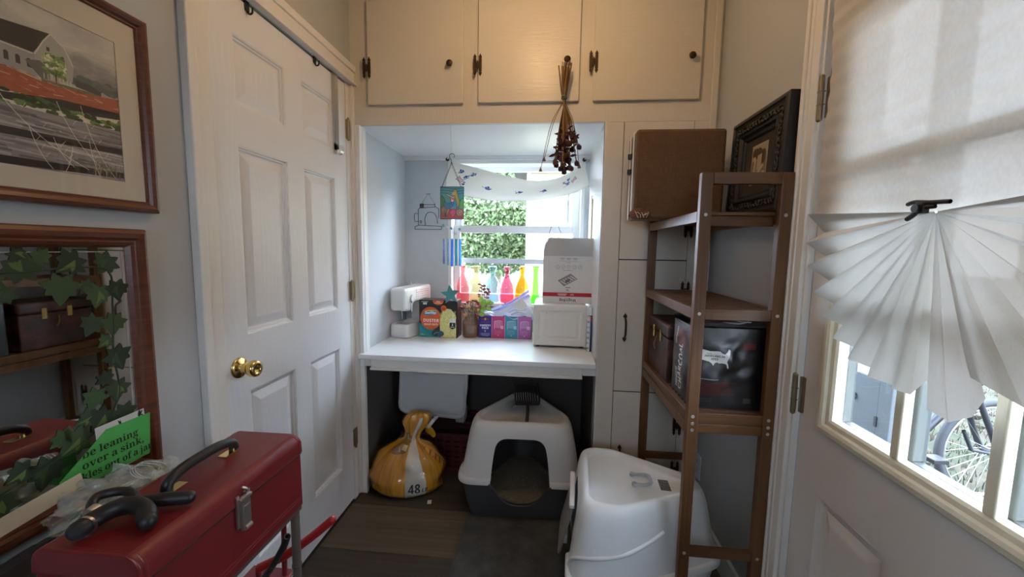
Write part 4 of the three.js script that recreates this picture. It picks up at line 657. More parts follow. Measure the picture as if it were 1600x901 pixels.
function hoodGeo() {
  const R = [[1, 0.183], [1.0, 0.198], [0.985, 0.205], [0.945, 0.209], [0.935, 0.216], [0.875, 0.33], [0.828, 0.405], [0.80, 0.436], [0.765, 0.456], [0.725, 0.466], [0.70, 0.468], [0.67, 0.467], [0.655, 0.461], [0.642, 0.447], [0.62, 0.443]];
  const outer = loft(R.map(([s, y]) => ringAt(s, y)));
  const inner = loft([[0.985, 0.15], [0.985, 0.19], [0.925, 0.2], [0.865, 0.33], [0.815, 0.405], [0.785, 0.42], [0.74, 0.43], [0.6, 0.431]].map(([s, y]) => ringAt(s, y)));
  return toCreasedNormals(cut(cut(outer, inner), extr(archShape(), 0.5).translate(0, 0, 0.04)), 0.7);
}
function tubGeo() {
  const outer = loft([[0.80, 0], [0.825, 0.004], [0.84, 0.012], [0.90, 0.1], [0.945, 0.178], [0.965, 0.180], [0.965, 0.19]].map(([s, y]) => ringAt(s, y)));
  const inner = loft([[0.81, 0.012], [0.885, 0.1], [0.93, 0.178], [0.94, 0.25]].map(([s, y]) => ringAt(s, y)));
  const s = new THREE.Shape(); s.moveTo(-0.16, 0.25); s.lineTo(-0.143, 0.188); s.bezierCurveTo(-0.12, 0.165, -0.10, 0.085, 0, 0.083); s.bezierCurveTo(0.10, 0.085, 0.12, 0.165, 0.143, 0.188); s.lineTo(0.16, 0.25); s.closePath();
  return toCreasedNormals(cut(cut(outer, inner), extr(s, 0.5).translate(0, 0, 0.1)), 0.7);
}
const hood0 = hoodGeo(), tub0 = tubGeo();
{
  const t = thing('litter_box', 'hooded corner litter box with a grey tub under the counter', 'litter box', [0.838, 0.004, -0.10], 0.03);
  P(t, 'tub', tub0, M.plasticGrey, 'dark grey tub with a dipped front');
  P(t, 'hood', hood0, M.hoodWhite, 'off-white hood with an arched opening');
  const lipS = tube([[-0.146, 0.19, 0.252], [-0.12, 0.165, 0.25], [-0.07, 0.1, 0.243], [0, 0.083, 0.241], [0.07, 0.1, 0.243], [0.12, 0.165, 0.25], [0.146, 0.19, 0.252]], 0.004, 40, 8); P(t, 'lip', lipS, M.plasticGrey);
  P(t, 'carry_handle', tube([[-0.055, 0.448, -0.03], [-0.045, 0.462, -0.03], [0, 0.466, -0.03], [0.045, 0.462, -0.03], [0.055, 0.448, -0.03]], 0.006, 20, 8), M.greyPlastic);
  // litter: nobody could count it
  const r = rng(55), g = [], rr = ringAt(0.86, 0.075); const body = loft([ringAt(0.78, 0.014), ringAt(0.83, 0.06), ringAt(0.8, 0.066), ringAt(0.5, 0.078), ringAt(0.1, 0.082)]);
  for (let i = 0; i < 1500; i++) { const a = r() * 6.28, q = Math.sqrt(r()) * 0.77, b = foot[Math.floor(a / 6.284 * 96)], x = b.x * q, z = (b.y - 0.02) * q + 0.02; g.push(new THREE.OctahedronGeometry(0.003 + r() * 0.003, 0).rotateX(r() * 3).translate(x, lerp(0.084, 0.066, q), z)); }
  const l = P(scene, 'cat_litter', [body, ...g], mat({ map: texLitter, color: [0.9, 0.88, 0.82], roughness: 0.95 })); l.position.copy(t.position); l.rotation.copy(t.rotation); tag(l, 'grey-brown litter granules inside the hooded litter box under the counter', 'cat litter', null, 'stuff');
}
{ // litter scoop lying on the hood
  const t = thing('litter_scoop', 'black slotted litter scoop leaning on top of the hooded litter box', 'scoop', [0.865, 0.49, -0.06], 0.15);
  const s = new THREE.Group(); const tilt = (g) => g.rotateX(0.5).translate(0, 0.012, 0);
  P(t, 'handle', tilt(tube([[-0.012, 0.0, 0.105], [-0.004, 0.006, 0.05], [0, 0.006, -0.01]], 0.0085, 16, 10)), M.black);
  const sl = []; for (let i = 0; i < 9; i++) sl.push(bx(-0.048 + i * 0.012 - 0.0032, -0.048 + i * 0.012 + 0.0032, -0.002, 0.002, -0.085, -0.02));
  P(t, 'blade', [...sl, bx(-0.06, 0.06, -0.003, 0.003, -0.022, 0.0, 0.002), bx(-0.062, 0.062, -0.003, 0.003, -0.125, -0.082, 0.002)].map(tilt), M.black);
  P(t, 'side_wall', [bx(-0.064, -0.058, -0.003, 0.03, -0.12, 0.0, 0.002), bx(0.058, 0.064, -0.003, 0.03, -0.12, 0.0, 0.002), bx(-0.06, 0.06, -0.003, 0.03, -0.003, 0.003, 0.002)].map(tilt), M.black);
}
{ // knotted yellow bag of litter inside clear plastic
  const tx = canvasTex(1024, 512, (g, w, h) => {
    g.fillStyle = '#c98a10'; g.fillRect(0, 0, w, h); const r = rng(8);
    for (let i = 0; i < 60; i++) { g.strokeStyle = ['rgba(255,205,80,.25)', 'rgba(150,95,5,.25)'][i % 2]; g.lineWidth = 4 + r() * 10; g.beginPath(); const x = r() * w; g.moveTo(x, 0); g.quadraticCurveTo(x + (r() - 0.5) * 120, h / 2, x + (r() - 0.5) * 200, h); g.stroke(); }
    g.fillStyle = '#c9c3b4'; g.beginPath(); g.moveTo(512, 60); g.lineTo(560, 60); g.lineTo(610, 470); g.lineTo(500, 470); g.fill();
    g.fillStyle = '#7d5a14'; g.beginPath(); g.moveTo(330, 150); g.lineTo(500, 180); g.lineTo(495, 262); g.quadraticCurveTo(400, 300, 330, 250); g.fill();
    g.fillStyle = '#1c1a18'; g.font = 'bold 52px sans-serif'; g.fillText('48', 515, 410); g.font = 'bold 26px sans-serif'; g.fillText('LB', 578, 410); g.font = 'bold 17px sans-serif'; g.fillText('(21.77 KG)', 512, 440); g.fillText('LITTER', 450, 498);
    g.save(); g.translate(600, 205); g.rotate(0.85); g.fillStyle = '#7c1d12'; g.font = 'bold 40px serif'; g.fillText('CLAY LITTER', -10, 0); g.restore();
    g.save(); g.translate(370, 180); g.rotate(0.5); g.fillStyle = '#efe4c4'; g.font = 'bold 26px sans-serif'; g.fillText('YES IT', 0, 0); g.restore(); g.fillStyle = '#dcd19a'; g.fillRect(430, 236, 56, 26);
  });
  tx.wrapS = THREE.RepeatWrapping;
  const prof = [[0.0, 0.004], [0.14, 0.004], [0.185, 0.02], [0.2, 0.05], [0.195, 0.1], [0.175, 0.15], [0.14, 0.2], [0.09, 0.24], [0.05, 0.265], [0.036, 0.285], [0.042, 0.31], [0.062, 0.345], [0.07, 0.38], [0.05, 0.41], [0.0, 0.418]];
  const pc = new THREE.SplineCurve(prof.map((p) => V2(...p)));
  const shape = (gr, wob) => surf((u, v) => {
    const p = pc.getPoint(v), a = u * Math.PI * 2 - 2.9, y = p.y, fold = clamp((y - 0.10) / 0.16); const n = (fbm(u, v, 7, 9, 131, 3) - 0.5);
    const r = Math.max(0, p.x) * (1 + wob * (n * 0.34 + fold * 0.12 * Math.sin(a * 9 + y * 30))) + (p.x > 0.02 ? gr : 0);
    const lean = y > 0.2 ? (y - 0.2) : 0; return [Math.sin(a) * r * 1.0 + 0.30 * lean, Math.max(0.003, y + (y > 0.05 ? gr : 0) + n * 0.012), Math.cos(a) * r * 0.72 * (y > 0.26 ? 0.75 : 1) - 0.1 * lean];
  }, 96, 60);
  const t = thing('litter_bag', 'knotted yellow 48 pound bag of clay litter inside clear plastic', 'bag', [0.222, 0.001, -0.085], 0.0);
  P(t, 'sack', shape(0, 1), phys({ map: tx, roughness: 0.35, clearcoat: 0.4, clearcoatRoughness: 0.25, side: THREE.DoubleSide }));
  P(t, 'clear_wrap', shape(0.006, 1.25), phys({ color: [0.96, 0.95, 0.93], roughness: 0.08, transmission: 0.98, thickness: 0, specularIntensity: 0.7 }));
  const knot = surf((u, v) => { const a = u * 6.283, c = v * Math.PI; const r = 0.034 * Math.sin(c) * (1 + 0.25 * Math.sin(a * 4 + v * 9)); return [0.095 + 0.05 * v + Math.cos(a) * r, 0.36 - 0.075 * v + Math.sin(a) * r * 0.8, 0.0 + Math.sin(a + 1) * r * 0.7]; }, 32, 16);
  P(t, 'knot', knot, phys({ color: [0.62, 0.33, 0.02], roughness: 0.35, clearcoat: 0.4, side: THREE.DoubleSide }));
  P(t, 'loose_tip', surf((u, v) => [0.115 + 0.055 * v + 0.01 * Math.sin(u * 9), 0.335 + 0.07 * v + 0.02 * u, 0.01 + 0.02 * u + 0.008 * Math.sin(v * 8)], 10, 10), phys({ color: [0.9, 0.9, 0.92], roughness: 0.25, transmission: 0.5, thickness: 0, side: THREE.DoubleSide }));
  P(t, 'label_slip', bx(0.12, 0.14, 0.0, 0.0008, 0.135, 0.165).rotateY(0.2), mat({ color: [0.75, 0.7, 0.6], roughness: 0.7 }));
}
{ // dark red crate and the white bin on it
  const t = thing('red_crate', 'dark red woven crate at the back under the counter', 'crate', [0.335, 0, -0.42]);
  const cm = mat({ color: [0.10, 0.012, 0.018], roughness: 0.6 }), bars = [];
  for (let i = 0; i < 7; i++) bars.push(bx(-0.2, 0.2, 0.008 + i * 0.03, 0.03 + i * 0.03, 0.165, 0.175, 0.003), bx(-0.2, 0.2, 0.008 + i * 0.03, 0.03 + i * 0.03, -0.175, -0.165, 0.003), bx(-0.205, -0.195, 0.008 + i * 0.03, 0.03 + i * 0.03, -0.17, 0.17, 0.003), bx(0.195, 0.205, 0.008 + i * 0.03, 0.03 + i * 0.03, -0.17, 0.17, 0.003));
  for (let i = 0; i < 9; i++) bars.push(bx(-0.19 + i * 0.0475 - 0.008, -0.19 + i * 0.0475 + 0.008, 0, 0.218, 0.17, 0.1785, 0.003));
  P(t, 'weave', bars, cm); P(t, 'bottom', bx(-0.2, 0.2, 0, 0.008, -0.17, 0.17), cm);
  P(t, 'rim', [bx(-0.21, 0.21, 0.214, 0.228, 0.16, 0.182, 0.005), bx(-0.21, 0.21, 0.214, 0.228, -0.182, -0.16, 0.005), bx(-0.21, -0.19, 0.214, 0.228, -0.18, 0.18, 0.005), bx(0.19, 0.21, 0.214, 0.228, -0.18, 0.18, 0.005)], cm);
  const b = thing('plastic_bin', 'white plastic bin standing on end on the red crate under the counter', 'bin', [0.272, 0.228, -0.38], 0);
  const rot = (g) => g.rotateZ(-0.055);
  const o = (s, z, w, h) => rounded([[-w / 2, -h / 2, 0.06 * s], [w / 2, -h / 2, 0.06 * s], [w / 2, h / 2, 0.06 * s], [-w / 2, h / 2, 0.06 * s]], 64).map((p) => [p.x, p.y + 0.245, z]);
  const bin = loft([o(1, -0.2, 0.34, 0.30), o(1, 0.02, 0.385, 0.35), o(1, 0.024, 0.41, 0.375), o(1, 0.036, 0.415, 0.38), o(1, 0.04, 0.405, 0.37), o(1, 0.036, 0.385, 0.35), o(1, 0.03, 0.37, 0.34)]);
  P(b, 'shell', rot(bin), M.plasticWhite);
  P(b, 'foot', rot(bx(-0.1, -0.07, 0.0, 0.075, -0.1, -0.03, 0.006)), M.plasticWhite); P(b, 'foot', rot(bx(0.13, 0.19, 0.0, 0.085, -0.12, -0.03, 0.012)), M.plasticWhite);
}
{ // second litter box, front right
  const t = thing('litter_box', 'all-white hooded corner litter box with a grey flap beside the shelf', 'litter box', [1.300, 0.004, 0.432], -Math.PI / 2 - 0.07); t.scale.set(0.9, 0.94, 1);
  P(t, 'tub', tub0, M.plasticWhite); P(t, 'hood', hood0, M.plasticWhite);
  const hb = new THREE.TorusGeometry(0.028, 0.005, 8, 16, Math.PI).rotateX(-Math.PI / 2).scale(1.15, 1, 1.25);
  P(t, 'carry_handle', [tube([[-0.036, 0.455, 0.005], [-0.038, 0.458, -0.03], [-0.03, 0.46, -0.05], [0, 0.46, -0.055], [0.03, 0.46, -0.05], [0.038, 0.458, -0.03], [0.036, 0.455, 0.005]], 0.0065, 40, 8), cyl(0.009, 0.009, 0.012, -0.036, 0.456, 0.006), cyl(0.009, 0.009, 0.012, 0.036, 0.456, 0.006)], M.greyPlastic, 'grey folding carry handle');
  const vents = []; for (let i = 0; i < 9; i++) vents.push(bx(-0.034 + i * 0.0085 - 0.002, -0.034 + i * 0.0085 + 0.002, 0.4425, 0.4445, -0.125, -0.088)); P(t, 'vent', vents, M.black, 'row of dark vent slots');
  P(t, 'flap', extr(roundRect(0.24, 0.235, 0.05), 0.004, 0.001, 1).translate(0, -0.115, 0).rotateX(-0.22).translate(0, 0.385, 0.225), phys({ color: [0.32, 0.29, 0.25], roughness: 0.4, transmission: 0.25, thickness: 0 }), 'translucent grey swing flap');
  P(t, 'flap_hinge', bx(-0.125, 0.125, 0.378, 0.394, 0.222, 0.242, 0.004), M.plasticWhite);
  // raised curved bead on the sides
  const HS = [[0.209, 0.945], [0.216, 0.935], [0.33, 0.875], [0.405, 0.828], [0.436, 0.8]];
  const onHood = (i, y) => { let k = 0; while (k < 3 && HS[k + 1][0] < y) k++; const f = lerp(HS[k][1], HS[k + 1][1], clamp((y - HS[k][0]) / (HS[k + 1][0] - HS[k][0]))), p = foot[i]; return [p.x * f, y, (p.y - 0.02) * f + 0.02]; };
  for (const s of [1, -1]) P(t, 'bead', tube([[29, 0.215], [30, 0.25], [32, 0.28], [36, 0.3], [41, 0.316], [46, 0.335], [50, 0.36]].map(([i, y]) => { const p = onHood(i, y); return [s * p[0], p[1], p[2]]; }), 0.0075, 40, 8), M.plasticWhite);
  P(t, 'catch', bx(-0.03, 0.03, 0.16, 0.2, 0.245, 0.262, 0.004), M.plasticWhite);
}
{
  const t = thing('floor_mat', 'dark grey ribbed rubber mat on the floor before the litter boxes', 'mat', [0, 0, 0]);
  P(t, 'pad', bx(0.592, 1.13, 0.0005, 0.004, -0.10, 0.98, 0.0015), mat({ map: texMat, roughness: 0.9, bumpMap: bumpRib, bumpScale: 0.0012 }));
}

// ================================================================ OPEN SHELF AND WHAT STANDS ON IT
{
  const t = thing('wooden_shelf', 'tall brown slatted wooden shelf standing along the right wall', 'shelf');
  const x0 = 1.402, x1 = 1.662, z0 = 0.022, z1 = 0.64, pw = 0.034, pd = 0.024, H = 1.526;
  const vert = (g) => turnUV(g);
  for (const [x, z, h] of [[x0, z1 - pd, H], [x1 - pw, z1 - pd, H], [x0, z0, H - 0.02], [x1 - pw, z0, H - 0.02]]) P(t, 'post', vert(bx(x, x + pw, 0, h, z, z + pd, 0.0025)), M.shelf);
  P(t, 'rail', bx(x0 + pw, x1 - pw, H - 0.034, H, z1 - pd, z1, 0.002), M.shelf); P(t, 'rail', bx(x0 + pw, x1 - pw, H - 0.054, H - 0.02, z0, z0 + pd, 0.002), M.shelf);
  P(t, 'rung', bx(x0 + pw, x1 - pw, 0.298, 0.328, z1 - pd, z1 - 0.004, 0.002), M.shelf); P(t, 'rung', bx(x0 + pw, x1 - pw, 0.314, 0.342, z0 + 0.004, z0 + pd, 0.002), M.shelf);
  const shelfAt = (y, front) => {
    for (const x of [x0, x1 - 0.02]) P(t, 'side_rail', (() => { const g = bx(x, x + 0.02, y - 0.034, y, z0 + pd, z1 - pd, 0.002); return turnUV(g); })(), M.shelf);
    for (let i = 0; i < 17; i++) { const z = z0 + 0.03 + i * 0.0338; P(t, 'slat', bx(x0 + 0.0202, x1 - 0.0202, y - 0.011, y - 0.001, z, z + 0.0175, 0.0015), M.shelf); }
    if (front) { P(t, 'front_rail', bx(x0 + pw, x1 - pw, y - front, y, z1 - pd, z1 - 0.003, 0.002), M.shelf); P(t, 'front_rail', bx(x0 + pw, x1 - pw, y - front, y, z0 + 0.003, z0 + pd, 0.002), M.shelf); }
    else { P(t, 'support_rail', bx(x0 + 0.0202, x1 - 0.0202, y - 0.042, y - 0.012, z1 - pd - 0.05, z1 - pd - 0.03, 0.002), M.shelf); }
  };
  shelfAt(1.414, 0); shelfAt(1.118, 0.034); shelfAt(0.787, 0.034);
  P(t, 'front_rail', bx(x0 + pw, x1 - pw, 0.722, 0.752, z1 - pd, z1 - 0.003, 0.002), M.shelf);
  for (const x of [x0, x1 - 0.02]) P(t, 'side_rail', turnUV(bx(x, x + 0.02, 0.714, 0.748, z0 + pd, z1 - pd, 0.002)), M.shelf);
  const scr = (x, y) => P(t, 'screw', [new THREE.TorusGeometry(0.0042, 0.0013, 6, 16).translate(x, y, z1), cyl(0.003, 0.003, 0.001, x, y, z1, 'z', 10)], M.steel);
  for (const x of [x0 + pw / 2, x1 - pw / 2]) { scr(x, 1.402); scr(x, 1.102); scr(x, 0.775); scr(x, 0.752); scr(x, 0.731); scr(x, 0.313); }
}
{ // old suitcase on end
  const t = thing('suitcase', 'worn brown linen suitcase standing on end atop the wooden shelf', 'suitcase', [1.441, 1.4155, 0.215]);
  P(t, 'shell', new RoundedBoxGeometry(0.328, 0.335, 0.16, 4, 0.012).translate(0, 0.1675, 0.004).clone(), M.suitcase);
  for (const z of [-0.03, 0.03]) P(t, 'edge_band', bx(-0.1665, 0.1665, -0.0005, 0.3365, z - 0.008, z + 0.008, 0.004), M.cream, 'pale binding along the edge');
  for (const y of [0.19, 0.25]) P(t, 'latch', [bx(-0.174, -0.164, y - 0.009, y + 0.009, -0.018, 0.018, 0.002), cyl(0.005, 0.005, 0.02, -0.175, y, 0, 'y', 10)], M.black);
  P(t, 'handle', tube([[-0.02, 0.336, -0.02], [-0.01, 0.345, 0], [0.04, 0.347, 0], [0.05, 0.336, 0.02]], 0.006, 16, 8), M.leather);
  P(t, 'worn_corner', [sph(0.03, -0.148, 0.012, 0.07, 14, 10).scale(1, 1, 1), sph(0.02, -0.12, 0.008, 0.082, 10, 8)].map((g) => { const p = g.attributes.position; for (let i = 0; i < p.count; i++) { const n = hash2(i, 3, 9) - 0.5; p.setXYZ(i, p.getX(i) + n * 0.008, Math.max(0.0005, p.getY(i) + n * 0.008), Math.min(0.094, p.getZ(i) + n * 0.006)); } g.computeVertexNormals(); return g; }), mat({ color: [0.14, 0.06, 0.035], roughness: 0.9 }), 'frayed torn corner');
  const fr = [], r = rng(4); for (let i = 0; i < 14; i++) { const x = -0.165 + r() * 0.06; fr.push(rod([x, 0.012 + r() * 0.02, 0.09], [x + (r() - 0.6) * 0.03, 0.0 + r() * 0.02, 0.1 + r() * 0.012], 0.0011, 4)); } P(t, 'fray', fr, M.string);
}
{ // carved black frame with a small old photograph
  const tx = canvasTex(256, 320, (g, w, h) => {
    g.fillStyle = '#b9a68c'; g.fillRect(0, 0, w, h); g.fillStyle = '#8d7b64'; g.fillRect(0, h * 0.4, w, h * 0.6); g.fillStyle = '#5c4f40'; for (const [x, y, a, b] of [[70, 70, 60, 44], [190, 110, 50, 60], [130, 60, 44, 30]]) { g.beginPath(); g.ellipse(x, y, a, b, 0.3, 0, 7); g.fill(); }
    g.fillStyle = '#c9b89e'; g.beginPath(); g.moveTo(100, 90); g.lineTo(170, 80); g.lineTo(176, 200); g.lineTo(95, 210); g.fill(); g.fillStyle = '#d6c7ae'; g.save(); g.translate(60, 170); g.rotate(0.1); g.fillRect(-14, -60, 28, 150); g.restore(); g.save(); g.translate(150, 215); g.rotate(-0.6); g.fillRect(-80, -16, 150, 30); g.restore(); g.beginPath(); g.arc(50, 110, 20, 0, 7); g.fill(); g.fillStyle = '#6a5a49'; g.beginPath(); g.ellipse(200, 270, 50, 40, 0, 0, 7); g.fill(); g.fillStyle = '#cdbb9f'; g.beginPath(); g.ellipse(210, 250, 30, 24, 0, 0, 7); g.fill();
    g.strokeStyle = '#d9ccb4'; g.lineWidth = 5; g.strokeRect(2, 2, w - 4, h - 4);
  });
  const t = thing('picture_frame', 'ornate black carved frame with a small sepia photograph leaning on the shelf', 'picture frame', [1.632, 1.4155, 0.432], -Math.PI / 2);
  // local x -> +z world, local z -> -x world
  const w = 0.36, h = 0.352; const G = (g) => g.rotateX(-0.03);
  P(t, 'frame', G(rings(w, h, [[0, -0.05], [0, -0.004], [0.006, 0.0], [0.014, 0.002], [0.018, -0.003], [0.026, -0.006], [0.052, -0.008], [0.056, -0.002], [0.062, -0.003], [0.07, -0.012], [0.078, -0.014], [0.082, -0.02]], false).translate(0, h / 2, 0)), M.black);
  const cv = [], r = rng(14); const along = (n, f) => { for (let i = 0; i < n; i++) f((i + 0.5) / n, i); };
  const scroll = (x, y, a, k) => { cv.push(new THREE.TorusGeometry(0.0085, 0.0028, 5, 12, 4.4).rotateZ(a + k).translate(x, y, -0.004), new THREE.SphereGeometry(0.004, 7, 5).scale(1.6, 0.8, 0.6).rotateZ(a).translate(x + 0.006 * Math.cos(a), y + 0.006 * Math.sin(a), -0.003), new THREE.SphereGeometry(0.0032, 6, 5).translate(x - 0.008 * Math.cos(a + 1), y - 0.008 * Math.sin(a + 1), -0.004)); };
  const b = 0.039; along(15, (u, i) => { for (const s of [-1, 1]) { scroll(lerp(-w / 2 + b, w / 2 - b, u), s * (h / 2 - b), i % 2 ? 0.5 : -0.5, i); scroll(s * (w / 2 - b), lerp(-h / 2 + b, h / 2 - b, u), i % 2 ? 2 : 1.1, i + 2); } });
  P(t, 'carving', cv.map((g) => G(g.translate(0, h / 2, 0))), phys({ color: [0.05, 0.047, 0.042], roughness: 0.3, metalness: 0.4, clearcoat: 0.3 }), 'raised carved scrollwork');
  P(t, 'mount', G(bx(-w / 2 + 0.078, w / 2 - 0.078, 0.078, h - 0.078, -0.026, -0.022)), mat({ color: [0.035, 0.027, 0.02], roughness: 0.8 }));
  P(t, 'photograph', G(bx(-0.052, 0.05, 0.11, 0.245, -0.0218, -0.0212)), mat({ color: [0.3, 0.25, 0.19], roughness: 0.5 }));
  P(t, 'photograph', G(new THREE.PlaneGeometry(0.098, 0.131).translate(-0.001, 0.1775, -0.0208)), mat({ map: tx, color: [0.7, 0.7, 0.7], roughness: 0.5 }), 'small sepia photograph');
}
{ // leather trunk
  const t = thing('leather_trunk', 'old brown leather trunk with brass catch at the back of the shelf', 'trunk', [1.53, 0.788, 0.205]);
  P(t, 'body', bx(-0.112, 0.112, 0, 0.165, -0.145, 0.145, 0.006), M.leather); P(t, 'lid', bx(-0.114, 0.114, 0.168, 0.22, -0.147, 0.147, 0.012), M.leather);
  P(t, 'catch', [bx(-0.118, -0.112, 0.14, 0.19, -0.055, -0.035, 0.001), bx(-0.12, -0.112, 0.166, 0.18, -0.05, -0.04, 0.001)], M.brass); P(t, 'catch', [bx(-0.118, -0.112, 0.14, 0.19, 0.045, 0.065, 0.001)], M.brass);
  P(t, 'strap', [tube([[-0.116, 0.15, 0.0], [-0.13, 0.12, 0.01], [-0.128, 0.1, 0.02]], 0.002, 10, 5)], M.twine);
}
{ // charcoal bag
  const front = canvasTex(512, 512, (g, w, h) => {
    g.fillStyle = '#141315'; g.fillRect(0, 0, w, h); const r = rng(6);
    for (let i = 0; i < 26; i++) { g.fillStyle = ['rgba(60,58,60,.3)', 'rgba(0,0,0,.4)'][i % 2]; g.beginPath(); g.ellipse(r() * w, r() * h, 20 + r() * 80, 6 + r() * 18, r() * 3, 0, 7); g.fill(); }
    g.save(); g.translate(14, -14); g.scale(0.9, 0.9);
    g.fillStyle = '#cfccc4'; g.beginPath(); [[36, 178], [52, 162], [120, 176], [190, 172], [204, 184], [226, 190], [246, 176], [262, 158], [274, 164], [268, 182], [262, 204], [250, 232], [246, 246], [262, 286], [252, 290], [238, 258], [214, 256], [190, 260], [176, 254], [160, 262], [150, 280], [138, 264], [118, 252], [84, 244], [56, 238], [38, 214]].forEach(([x, y], i) => (i ? g.lineTo(x, y) : g.moveTo(x, y))); g.closePath(); g.fill();
    g.fillStyle = '#1b1a1b'; g.font = 'bold 21px sans-serif'; g.textAlign = 'center'; g.fillText('AMERICANS IN', 152, 216); g.fillText('NEED', 158, 240); g.font = '12px sans-serif'; g.fillText('Helping', 110, 196); g.restore();
    g.fillStyle = '#8d8a84'; g.fillRect(38, 320, 150, 5); g.fillStyle = '#5a1f1c'; for (let k = 0; k < 8; k++) g.fillRect(30, 344 + k * 11, 300 - (k * 53) % 60, 5); g.fillStyle = '#6b1c1e'; g.fillRect(360, 90, 90, 40); g.fillStyle = '#4a4845'; g.fillRect(380, 440, 60, 34); for (let k = 0; k < 3; k++) g.fillRect(30, 450 + k * 10, 120, 3);
  });
  const side = canvasTex(256, 512, (g, w, h) => { g.fillStyle = '#29282a'; g.fillRect(0, 0, w, h); g.save(); g.translate(96, 470); g.rotate(-Math.PI / 2); g.fillStyle = '#eceae4'; g.font = 'bold 62px sans-serif'; g.fillText('CHARCOAL', 0, 44); g.font = 'bold 30px sans-serif'; g.fillText('PREMIUM', 0, -14); g.restore(); g.fillStyle = '#8d2a26'; for (let k = 0; k < 12; k++) g.fillRect(84, 60 + k * 9, 90, 4); g.fillStyle = '#d8d5cf'; for (let k = 0; k < 10; k++) g.fillRect(62, 46 + k * 12, 14, 7); });
  const t = thing('charcoal_bag', 'black paper charcoal bag with a white country map on the shelf', 'bag', [1.535, 0.7875, 0.495]);
  const bag = (u, v, w, d, h) => 0;
  const W2 = 0.109, D2 = 0.105, Hh = 0.262;
  const bulge = (a, b) => Math.sin(Math.PI * clamp(a)) * Math.sin(Math.PI * clamp(b));
  const nz = (u, v, s) => (fbm(u, v, 4, 5, s, 4) - 0.5) * 0.03;
  P(t, 'front_print', surf((u, v) => [lerp(-W2, W2, u), v * Hh, D2 - 0.012 + 0.012 * bulge(u, v) + nz(u, v, 151) * bulge(u, v) * 1.4], 20, 20), phys({ map: front, roughness: 0.4, clearcoat: 0.3, clearcoatRoughness: 0.35 }), 'bag front with a white map and lettering');
  const sd = phys({ map: side, roughness: 0.4, clearcoat: 0.3, clearcoatRoughness: 0.35 });
  P(t, 'side_print', surf((u, v) => [-W2 - 0.006 * bulge(u, v) + nz(u, v, 152) * bulge(u, v) * 1.3, v * Hh, lerp(-D2, D2 - 0.012, u)], 14, 20), sd, 'gusset with CHARCOAL lettering');
  const pl = phys({ color: [0.012, 0.012, 0.013], roughness: 0.4, clearcoat: 0.3 });
  P(t, 'back', [bx(-W2 + 0.001, W2, 0, Hh, -D2, -D2 + 0.003), bx(W2 - 0.003, W2, 0, Hh, -D2, D2 - 0.013), bx(-W2 + 0.001, W2, 0, 0.002, -D2, D2 - 0.013)], pl);
  P(t, 'rolled_top', surf((u, v) => { const a = v * 6.283; return [lerp(-W2 - 0.004, W2 + 0.002, u), Hh + 0.008 + (0.014 + 0.004 * Math.sin(u * 16)) * Math.sin(a) + 0.01 * nz(u, v, 3) * 60 * 0.02, -0.005 + (D2 + 0.0) * 0.96 * Math.cos(a)]; }, 30, 20), mat({ color: [0.06, 0.06, 0.062], roughness: 0.5 }));
  const cord = thing('coiled_cord', 'loose grey cord coiled on top of the charcoal bag', 'cord', [1.56, 1.062, 0.55]);
  P(cord, 'cord', tube([[-0.04, 0.004, 0.02], [0, 0.006, 0.045], [0.03, 0.012, 0.03], [0.02, 0.02, 0.01], [-0.01, 0.018, 0.02], [0.0, 0.012, 0.04], [0.035, 0.01, 0.038], [0.045, 0.006, 0.0]], 0.0025, 50, 6), M.greyPlastic);
}
{ // power outlet on the right wall
  const t = thing('power_outlet', 'white double power outlet low on the wall behind the shelf', 'outlet', [W, 0.28, 0.022], -Math.PI / 2);
  P(t, 'plate', extr(roundRect(0.07, 0.115, 0.006), 0.004, 0.0015, 2), M.plasticWhite);
  for (const y of [-0.022, 0.022]) { const s = P(t, 'socket', extr(roundRect(0.034, 0.029, 0.01), 0.0015, 0.0005, 1).translate(0, y, 0.0045), M.plasticWhite); P(s, 'slot', [bx(-0.007, -0.005, y - 0.002, y + 0.007, 0.006, 0.0068), bx(0.005, 0.007, y - 0.002, y + 0.006, 0.006, 0.0068), cyl(0.0022, 0.0022, 0.001, 0, y - 0.007, 0.0062, 'z', 10)], M.black); }
}
// ================================================================ LEFT WALL
const LX = -0.006;
{ // hooks on the door
  const t = thing('over_door_hook', 'long steel over-the-door hook hanging near the door hinges', 'hook', [0, 0, 0]);
  P(t, 'strap', [bx(-0.004, -0.001, 1.715, 2.046, 0.142, 0.172), bx(-0.03, -0.001, 2.041, 2.0435, 0.142, 0.172), bx(-0.004, 0.012, 1.72, 2.04, 0.148, 0.15)], M.steel);
  P(t, 'hook', (() => { const s = new THREE.Shape(); s.moveTo(0.0, 0.03); s.lineTo(0.0, 0.0); s.absarc(0.017, 0.0, 0.017, Math.PI, Math.PI * 2); s.lineTo(0.034, 0.02); s.lineTo(0.031, 0.02); s.lineTo(0.031, 0); s.absarc(0.017, 0.0, 0.014, 0, Math.PI, true); s.lineTo(0.003, 0.03); return extr(s, 0.028).rotateY(0).translate(-0.004, 1.713, 0.143); })(), M.steel);
  [[0.655, 2.016], [0.296, 2.02]].forEach(([z, y], i) => { const k = thing('door_top_hook', i ? 'small black hook clipped over the door top in the middle' : 'small black hook clipped over the door top near the knob side', 'hook', [0, 0, 0], 0, 'small black hooks on the door top'); P(k, 'strap', [bx(-0.004, -0.001, y, 2.046, z - 0.008, z + 0.008), bx(-0.025, -0.001, 2.041, 2.0425, z - 0.008, z + 0.008)], M.black); P(k, 'hook', tube([[-0.002, y, z], [0.003, y - 0.008, z], [0.013, y - 0.006, z], [0.016, y + 0.01, z]], 0.003, 14, 6), M.black); });
}
